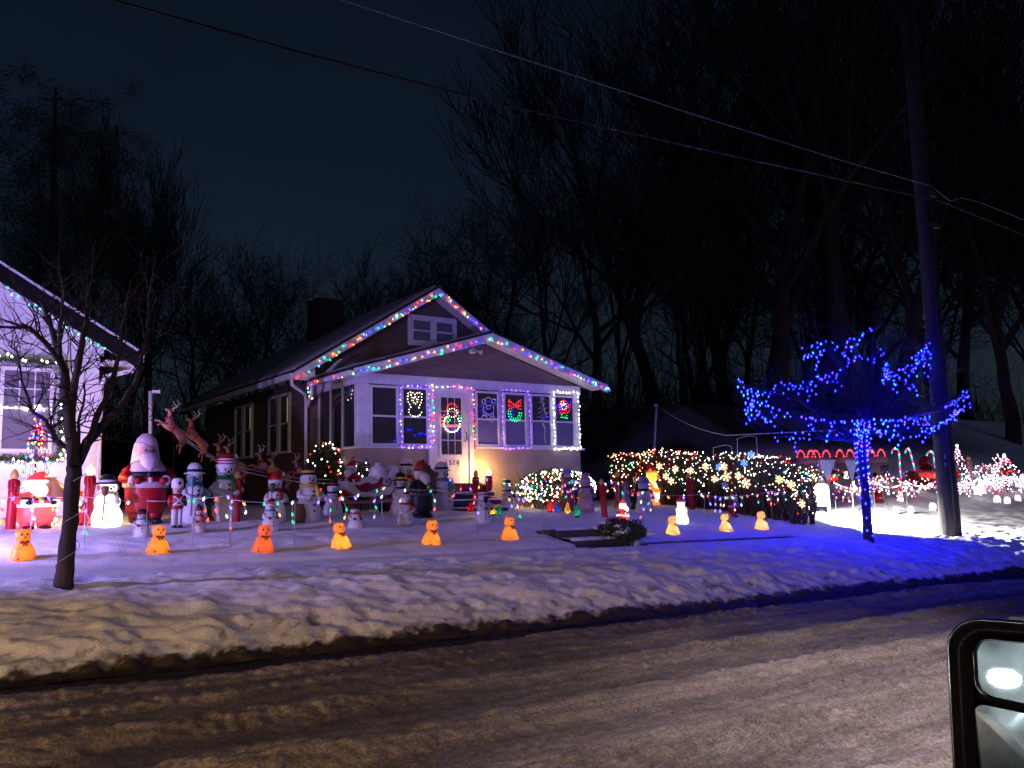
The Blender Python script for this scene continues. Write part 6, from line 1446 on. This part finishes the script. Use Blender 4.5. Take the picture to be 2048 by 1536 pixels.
def ggift(c): return lambda: [('box', MB().prism([(-.4, -.3, 0), (.4, -.3, 0), (.3, -.3, .9), (-.2, -.3, 1)], (0, .6, 0)), c), ('ribbon', MB().box((-.36, -.31, .4), (.36, -.3005, .5)), WH)]
put('gift', ggift(RED), 'gift_box', 'slanted red gift box standing in the snow right of the blue trunk', 'gift box', 1757, 984, 1004, 10, None, 1.0)
b = on_ground(1848, 972); t = thing('sleigh', 'small red sleigh below the glaring white bearded figure', 'sleigh', tuple(b), R(-20)); s_ = depth(b)/FPX
MB().prism([(x*34*s_, -.2, z*30*s_) for x, z in [(-1, .9), (-.9, .3), (-.6, 0), (.7, 0), (1, .3), (1, .5), (.3, .42), (-.4, .5), (-.8, 1.0)]], (0, .4, 0)).build('tub', plastic((.5, .08, .05)), t, False)
LAN = MB().lathe([(0, 0), (.34, 0), (.42, .1), (.42, .6), (.34, .85), (.2, 1), (0, 1.0)], 14).mesh('jar', plastic(WH)); LANB = MB().lathe([(.3, -.02), (.44, -.02), (.44, .06), (.3, .06)], 12).mesh('jar_base', plastic(WH))
for cx, yt, yb, lab in [(1822, 1012, 1026, 'small white glowing lantern left of the utility pole'), (1866, 1005, 1021, 'small white glowing lantern touching the utility pole'), (1792, 1014, 1027, 'small white glowing lantern farthest from the utility pole'), (1995, 990, 1006, 'tall small glowing lantern right of the pole'), (2015, 993, 1008, 'middle glowing lantern of the three at the right edge'), (2036, 989, 1003, 'round glowing lantern at the right edge')]:
    b = on_ground(cx, yb); h = (yb-yt)/FPX*depth(b); t = thing('snow_lantern', lab, 'lantern', tuple(b), 0, 'small white lanterns in the snow', h); link('jar', LAN, t); link('jar_base', LANB, t); lamp(t, (0, 0, .45), 26*h*h, (.95, .95, 1), .1*h)
for k, (px, py, c, lab) in enumerate([(1640, 962, 0, 'small heap of multicoloured lights beside the hedge end'), (1722, 990, 1, 'small heap of white lights at the foot of the blue trunk'), (1776, 968, 0, 'small heap of multicoloured lights between the huts and the canes'), (1835, 985, 1, 'small heap of white and pink lights left of the utility pole'), (1890, 962, 0, 'small heap of multicoloured lights behind the utility pole'), (1985, 940, 1, 'small heap of white lights between the two unlit candles')]):
    rng = random.Random(500+k); b = Vector(on_ground(px, py)); light_string('light_heap', lab, [tuple(b+Vector((rng.gauss(0, .45), rng.gauss(0, .3), .05+abs(rng.gauss(0, .22))))) for _ in range(12)], [BR, BG, BV, BA, BCW, BWW] if c == 0 else [BCW, BCW, BWW, BPK], .14, r=.016, strength=12, jit=.1, wire=WHITEWIRE, seed=60+k, group='heaps of lights in the right yard')
# candy canes
def cane(px0, yt, yb, px1, hook, label, Y=None):
    b = Vector(on_ground(px1, yb)); tpt = Vector(at_y(px0, yt+14, b.y))-b; t = thing('candy_cane', label, 'candy cane', tuple(b), 0, 'tall lit candy canes'); r_ = .14
    P = [Vector((0, 0, -.05)), tpt*.5, tpt]
    ax = Vector((-1, .1, 0)) if hook else Vector((0, 1, 0))
    for k in range(1, 8): a = math.pi*k/7; P.append(tpt+ax*r_*(1-math.cos(a))+Vector((0, 0, r_*1.2*math.sin(a))))
    MB().tube(P, .022, 8).build('tube', plastic(WH), t); q = resample(P, .075)
    bulb_cloud('bulbs', [v+Vector((0, -.03, 0)) for v in q], [[BR, BV, BG, BCW][i % 4] for i in range(len(q))], .027, 6, t, random.Random(2))
cane(1797, 892, 953, 1800, False, 'candy cane seen edge on left of its hooked twin'); cane(1820, 893, 953, 1832, True, 'candy cane whose hook shows, left of the glaring figure'); cane(1867, 898, 960, 1868, False, 'candy cane almost hidden by the utility pole')
# icicle light fence on rods
def icicle(label, pts, seed, pal, hh=.75):
    rng = random.Random(seed); P = [on_ground(*p) for p in pts]; o0 = Vector(P[0]); t = thing('icicle_lights', label, 'string lights', tuple(o0), 0, 'icicle light strings on rods'); w = MB(); pos = []; cols = []; T = []
    for p in P:
        q = Vector(p)-o0; MB().tube([q+Vector((0, 0, -.1)), q+Vector((0, 0, hh+.05))], .008, 5).build('rod', WHITEWIRE, t); T.append(q+Vector((0, 0, hh)))
    for a, b in zip(T, T[1:]):
        L = []; n = max(6, int((b-a).length/.10))
        for i in range(n+1):
            u = i/n; q = a.lerp(b, u); q.z -= 1.2*u*(1-u)*.6; L.append(q); pos.append(q); cols.append(rng.choice(pal))
            if rng.random() < .55:
                d = [q]
                for k in range(rng.randint(1, 4)): e = q+Vector((rng.gauss(0, .04), rng.gauss(0, .04), -.09*(k+1))); d.append(e); pos.append(e); cols.append(rng.choice(pal))
                w.tube(d, .005, 3)
        w.tube(L, .006, 4)
    w.build('wire', WHITEWIRE, t); bulb_cloud('bulbs', pos, cols, .017, 14, t, rng)
icicle('white and red icicle lights on thin rods between the bright panel and the utility pole', [(1672, 1022), (1750, 1016), (1815, 1014), (1880, 1008)], 3, [BCW, BCW, BCW, BPK, BR])
icicle('white and red icicle lights on rods right of the utility pole', [(1905, 1010), (1960, 1004), (2010, 994), (2060, 988)], 4, [BCW, BCW, BPK, (.7, .9, 1)])
def cone_lights(label, px, yt, yb, wpx, pal, seed, n=110, r=.017, strength=14):
    b = on_ground(px, yb); s_ = depth(b)/FPX; H = (yb-yt)*s_; wd = wpx*s_/2; t = thing('light_tree', label, 'light tree', tuple(b)); m = MB(); pos = []; cols = []; rng = random.Random(seed)
    m.tube([(0, 0, 0), (0, 0, H)], .015, 5)
    for k in range(10): a = 2*math.pi*k/10; m.tube([(wd*math.cos(a), wd*math.sin(a), 0), (0, 0, H)], .005, 3)
    for k in range(n):
        u = k/n; a = k*2.4; p = Vector((wd*(1-u)*math.cos(a), wd*(1-u)*math.sin(a), H*u)); pos.append(p+Vector((rng.gauss(0, .02), rng.gauss(0, .02), rng.gauss(0, .02)))); cols.append(pal(u, rng) if callable(pal) else rng.choice(pal))
    m.build('frame', GREENWIRE, t); bulb_cloud('bulbs', pos, cols, r, strength, t, rng); star_ = MB().ell((0, 0, H+.03), .05, 8, 5).build('top_light', glow((1, .9, .9), 6), t); return t
cone_lights('white and red cone of lights just right of the utility pole', 1920, 893, 965, 46, [BCW, BCW, (.5, .7, 1), BPK], 3, 90)
cone_lights('low spreading cone of white and red lights at the right edge', 2015, 912, 985, 110, [BCW, BCW, BPK, BR], 5, 130)
cone_lights('multicoloured cone of lights in front of the white house window', 66, 818, 1052, 88, lambda u, rng: rng.choice([BR, BG, BB, BV, BA, BPK]) if u > .42 else (1, .97, 1), 6, 190, .0145, 13)
cone_lights('small multicoloured spray of lights left of the light cone by the white house', 52, 845, 905, 22, [BR, BG, BV, BPK], 7, 30, .011, 12)
light_string('tangled_lights', 'tangle of white and red lights on the snow right of the utility pole', [tuple(on_ground(x, y)+np.array([0, 0, .12])) for x, y in [(1915, 985), (1940, 962), (1970, 972), (1950, 990), (1985, 962), (2020, 975), (2048, 960), (2040, 985), (1995, 978), (1960, 955), (1990, 945), (2030, 950)]], [BCW, BCW, BPK, (.6, .85, 1)], .13, r=.017, strength=14, jit=.18, wire=WHITEWIRE, seed=40)
light_string('tangled_lights', 'tangle of cyan and white lights behind the pale pink candle', [tuple(on_ground(x, y)+np.array([0, 0, .1])) for x, y in [(1925, 955), (1955, 950), (1975, 958), (1990, 952), (2005, 962), (2030, 955), (2050, 968), (1970, 966), (1940, 966)]], [(.35, .8, 1), (.5, .9, 1), BCW], .12, r=.016, strength=18, jit=.14, wire=WHITEWIRE, seed=44)
star('snowflake_light', 'round white glowing snowflake right of the utility pole', Vector(on_ground(1960, 997))+Vector((0, 0, .28)), .17, (1, .95, .9), 6, None, R(-40), 8)
for cx, yt, yb, c, lab in [(1943, 912, 965, (.62, .36, .36), 'pale pink unlit candle right of the utility pole'), (2013, 924, 974, RED, 'leaning red candle at the right edge')]:
    t = put('candle_%s' % cx, candle(c), 'candle', lab, 'candle decoration', cx, yt, yb, 0, CG, 1.05); t.rotation_euler[1] = R(-4)

# ------------------------------------------------------------------ the photographer's car: only its door mirror is in view
car = thing('car', 'dark car whose black door mirror with a bright chrome edge fills the lower right corner', 'car', (0, 0, 0))
MD = .78; O = Vector(at_d(1897, 1236, MD))
def unit(v): v = Vector(v); return v.normalized()
view = unit(ray(1985, 1338)); out1 = unit((-1, .088, -.060)); n1 = unit(out1-view)
right = unit(Vector((0, 0, 1)).cross(n1)); upv = n1.cross(right)
if right.dot(Vector(CR)) < 0: right = -right
upv = right.cross(n1); upv = upv if upv.z > 0 else -upv
px1 = MD/FPX
def mp(h, v, d=0.0): return O+right*h*px1*1.08-upv*v*px1+n1*d
def outline(x0, y0, x1, y1, r, k=7):
    P = []
    for cx, cy, a0 in ((x0+r, y0+r, 180), (x1-r, y0+r, 270), (x1-r, y1-r, 0), (x0+r, y1-r, 90)):
        for i in range(k+1): a = R(a0+90*i/k); P.append((cx+r*math.cos(a), cy+r*math.sin(a)))
    return P
OL = outline(0, 0, 420, 560, 62)
m = MB(); n = len(OL); cxm, cym = 210, 280
rings = [(1.0, .004), (1.015, -.012), (.99, -.05), (.85, -.10), (.55, -.14)]
vs = [mp(cxm+(x-cxm)*s, cym+(y-cym)*s, d) for s, d in rings for x, y in OL]; fs = [(i*n+j, i*n+(j+1) % n, (i+1)*n+(j+1) % n, (i+1)*n+j) for i in range(len(rings)-1) for j in range(n)]+[tuple((len(rings)-1)*n+j for j in range(n))]
# front bezel ring between the rim and the glass opening
IN = outline(31, 30, 404, 544, 46)
b0 = len(vs); vs += [mp(x, y, .004) for x, y in IN]; vs += [mp(x, y, -.02) for x, y in IN]
fs += [(j, b0+j, b0+(j+1) % n, (j+1) % n) for j in range(n)]+[(b0+j, b0+n+j, b0+n+(j+1) % n, b0+(j+1) % n) for j in range(n)]
MB().add(vs, fs).build('mirror_housing', BLACKP, car)
CHROME = principled('chrome_trim', (.75, .75, .76), rough=.12, metal=1.0, scale=30)
MB().tube([mp(cxm+(x-cxm)*1.006, cym+(y-cym)*1.006, .003) for x, y in OL], .0017, 6, True).build('chrome_edge', CHROME, car)
def mirror_mat():
    m, t, o = _nt('smeared_mirror'); g1 = t.nodes.new('ShaderNodeBsdfGlossy'); g2 = t.nodes.new('ShaderNodeBsdfGlossy'); g1.inputs['Roughness'].default_value = .02; g2.inputs['Roughness'].default_value = .22
    for g in (g1, g2): g.inputs['Color'].default_value = (.50, .66, .74, 1)
    tc = t.nodes.new('ShaderNodeTexCoord'); n = t.nodes.new('ShaderNodeTexNoise'); n.inputs['Scale'].default_value = 38; n.inputs['Detail'].default_value = 5; t.links.new(tc.outputs['Object'], n.inputs['Vector'])
    r = t.nodes.new('ShaderNodeMapRange'); r.inputs['From Min'].default_value = .35; r.inputs['From Max'].default_value = .7; r.inputs['To Min'].default_value = .3; r.inputs['To Max'].default_value = .9; t.links.new(n.outputs[0], r.inputs['Value'])
    mx = t.nodes.new('ShaderNodeMixShader'); t.links.new(r.outputs[0], mx.inputs[0]); t.links.new(g1.outputs[0], mx.inputs[1]); t.links.new(g2.outputs[0], mx.inputs[2]); t.links.new(mx.outputs[0], o.inputs[0]); return m
MIR = mirror_mat()
UPG = outline(35, 36, 398, 146, 28, 5); UPG = [(x, y+(x-44)*.10 if y > 90 else y) for x, y in UPG]
def pane(name, poly, tilt_h=0, tilt_v=0, bulge=0):
    c = (sum(p[0] for p in poly)/len(poly), sum(p[1] for p in poly)/len(poly))
    f = lambda x, y: -.010+tilt_h*(x-c[0])*px1+tilt_v*(y-c[1])*px1-bulge*(((x-c[0])*px1)**2+((y-c[1])*px1)**2)
    vs = [mp(*c, f(*c))]; R_ = 6; k = len(poly)
    for i in range(1, R_+1):
        for x, y in poly: xx, yy = c[0]+(x-c[0])*i/R_, c[1]+(y-c[1])*i/R_; vs.append(mp(xx, yy, f(xx, yy)))
    fs = [(0, 1+j, 1+(j+1) % k) for j in range(k)]+[(1+i*k+j, 1+(i+1)*k+j, 1+(i+1)*k+(j+1) % k, 1+i*k+(j+1) % k) for i in range(R_-1) for j in range(k)]
    return MB().add(vs, fs).build(name, MIR, car)
pane('mirror_glass', UPG)
LOG = outline(33, 158, 398, 538, 20, 4); LOG = [(x, y+(x-36)*.10 if y < 300 else y) for x, y in LOG]
pane('lower_mirror_glass', LOG, -.09, -.08, .5)
MB().tube([mp(40, 150, -.004), mp(215, 168, -.004), mp(398, 188, -.004)], .003, 6).build('glass_divider', BLACKP, car)
MB().tube([mp(x, y, -.006) for x, y in UPG], .0009, 5, True).build('glass_rim', CHROME, car)
# the flank of the car behind the mirror, seen only as its reflection
DOORP = principled('car_door_paint', (.17, .24, .27), (.14, .20, .23), rough=.3, scale=2, coat=.5)
MB().box((-2.6, .14, .35), (.35, .22, 1.02)).build('door', DOORP, car, False)
MB().box((-2.6, .15, 1.021), (.35, .20, 1.05)).build('sill_trim', CHROME, car, False)
MB().box((-1.3, .10, 1.051), (-1.12, .16, 1.55)).build('door_pillar', BLACKP, car, False)
# the car waiting behind with headlights on, seen only in the mirror
fc = thing('following_car', 'car with bright headlights waiting behind, visible only in the mirror', 'car', (-9.5, .55, .1))
MB().prism([(-.1, -.9, .25), (.1, -.9, .3), (.1, -.9, .75), (-.9, -.9, .95), (-1.7, -.9, 1.45), (-3.2, -.9, 1.45), (-4.0, -.9, 1.0), (-4.2, -.9, .3)], (0, 1.8, 0)).build('body', paint((.05, .05, .06)), fc, False)
for y in (-.65, .65):
    MB().ell((.1, y, .60), (.05, .15, .09), 12, 8).build('headlight', glow((1, .97, .9), 60), fc)
    MB().box((.06, y-.2, .7035), (.55, y+.2, .714)).build('beam_cutoff_plate', BLACKP, fc, False)  # unseen plate added above the lamp to keep its beam low
    l = bpy.data.lights.new('lamp_bulb', 'SPOT'); l.energy = 2400; l.color = (1, .58, .30); l.spot_size = R(60); l.spot_blend = .6; l.shadow_soft_size = .01
    o = bpy.data.objects.new('lamp_bulb', l); COL.objects.link(o); o.parent = fc; o.location = (.18, y, .70); o.rotation_euler = Vector((.78, .62, -.03)).to_track_quat('-Z', 'Y').to_euler()
    MB().lathe([(0, -.1), (.32, -.1), (.32, .1), (0, .1)], 16, (-.9, y*1.3, .25), rot=Matrix.Rotation(R(90), 3, 'X')).build('wheel', BLACKP, fc)
# orphan clean-up of colour plurality: nothing else to do
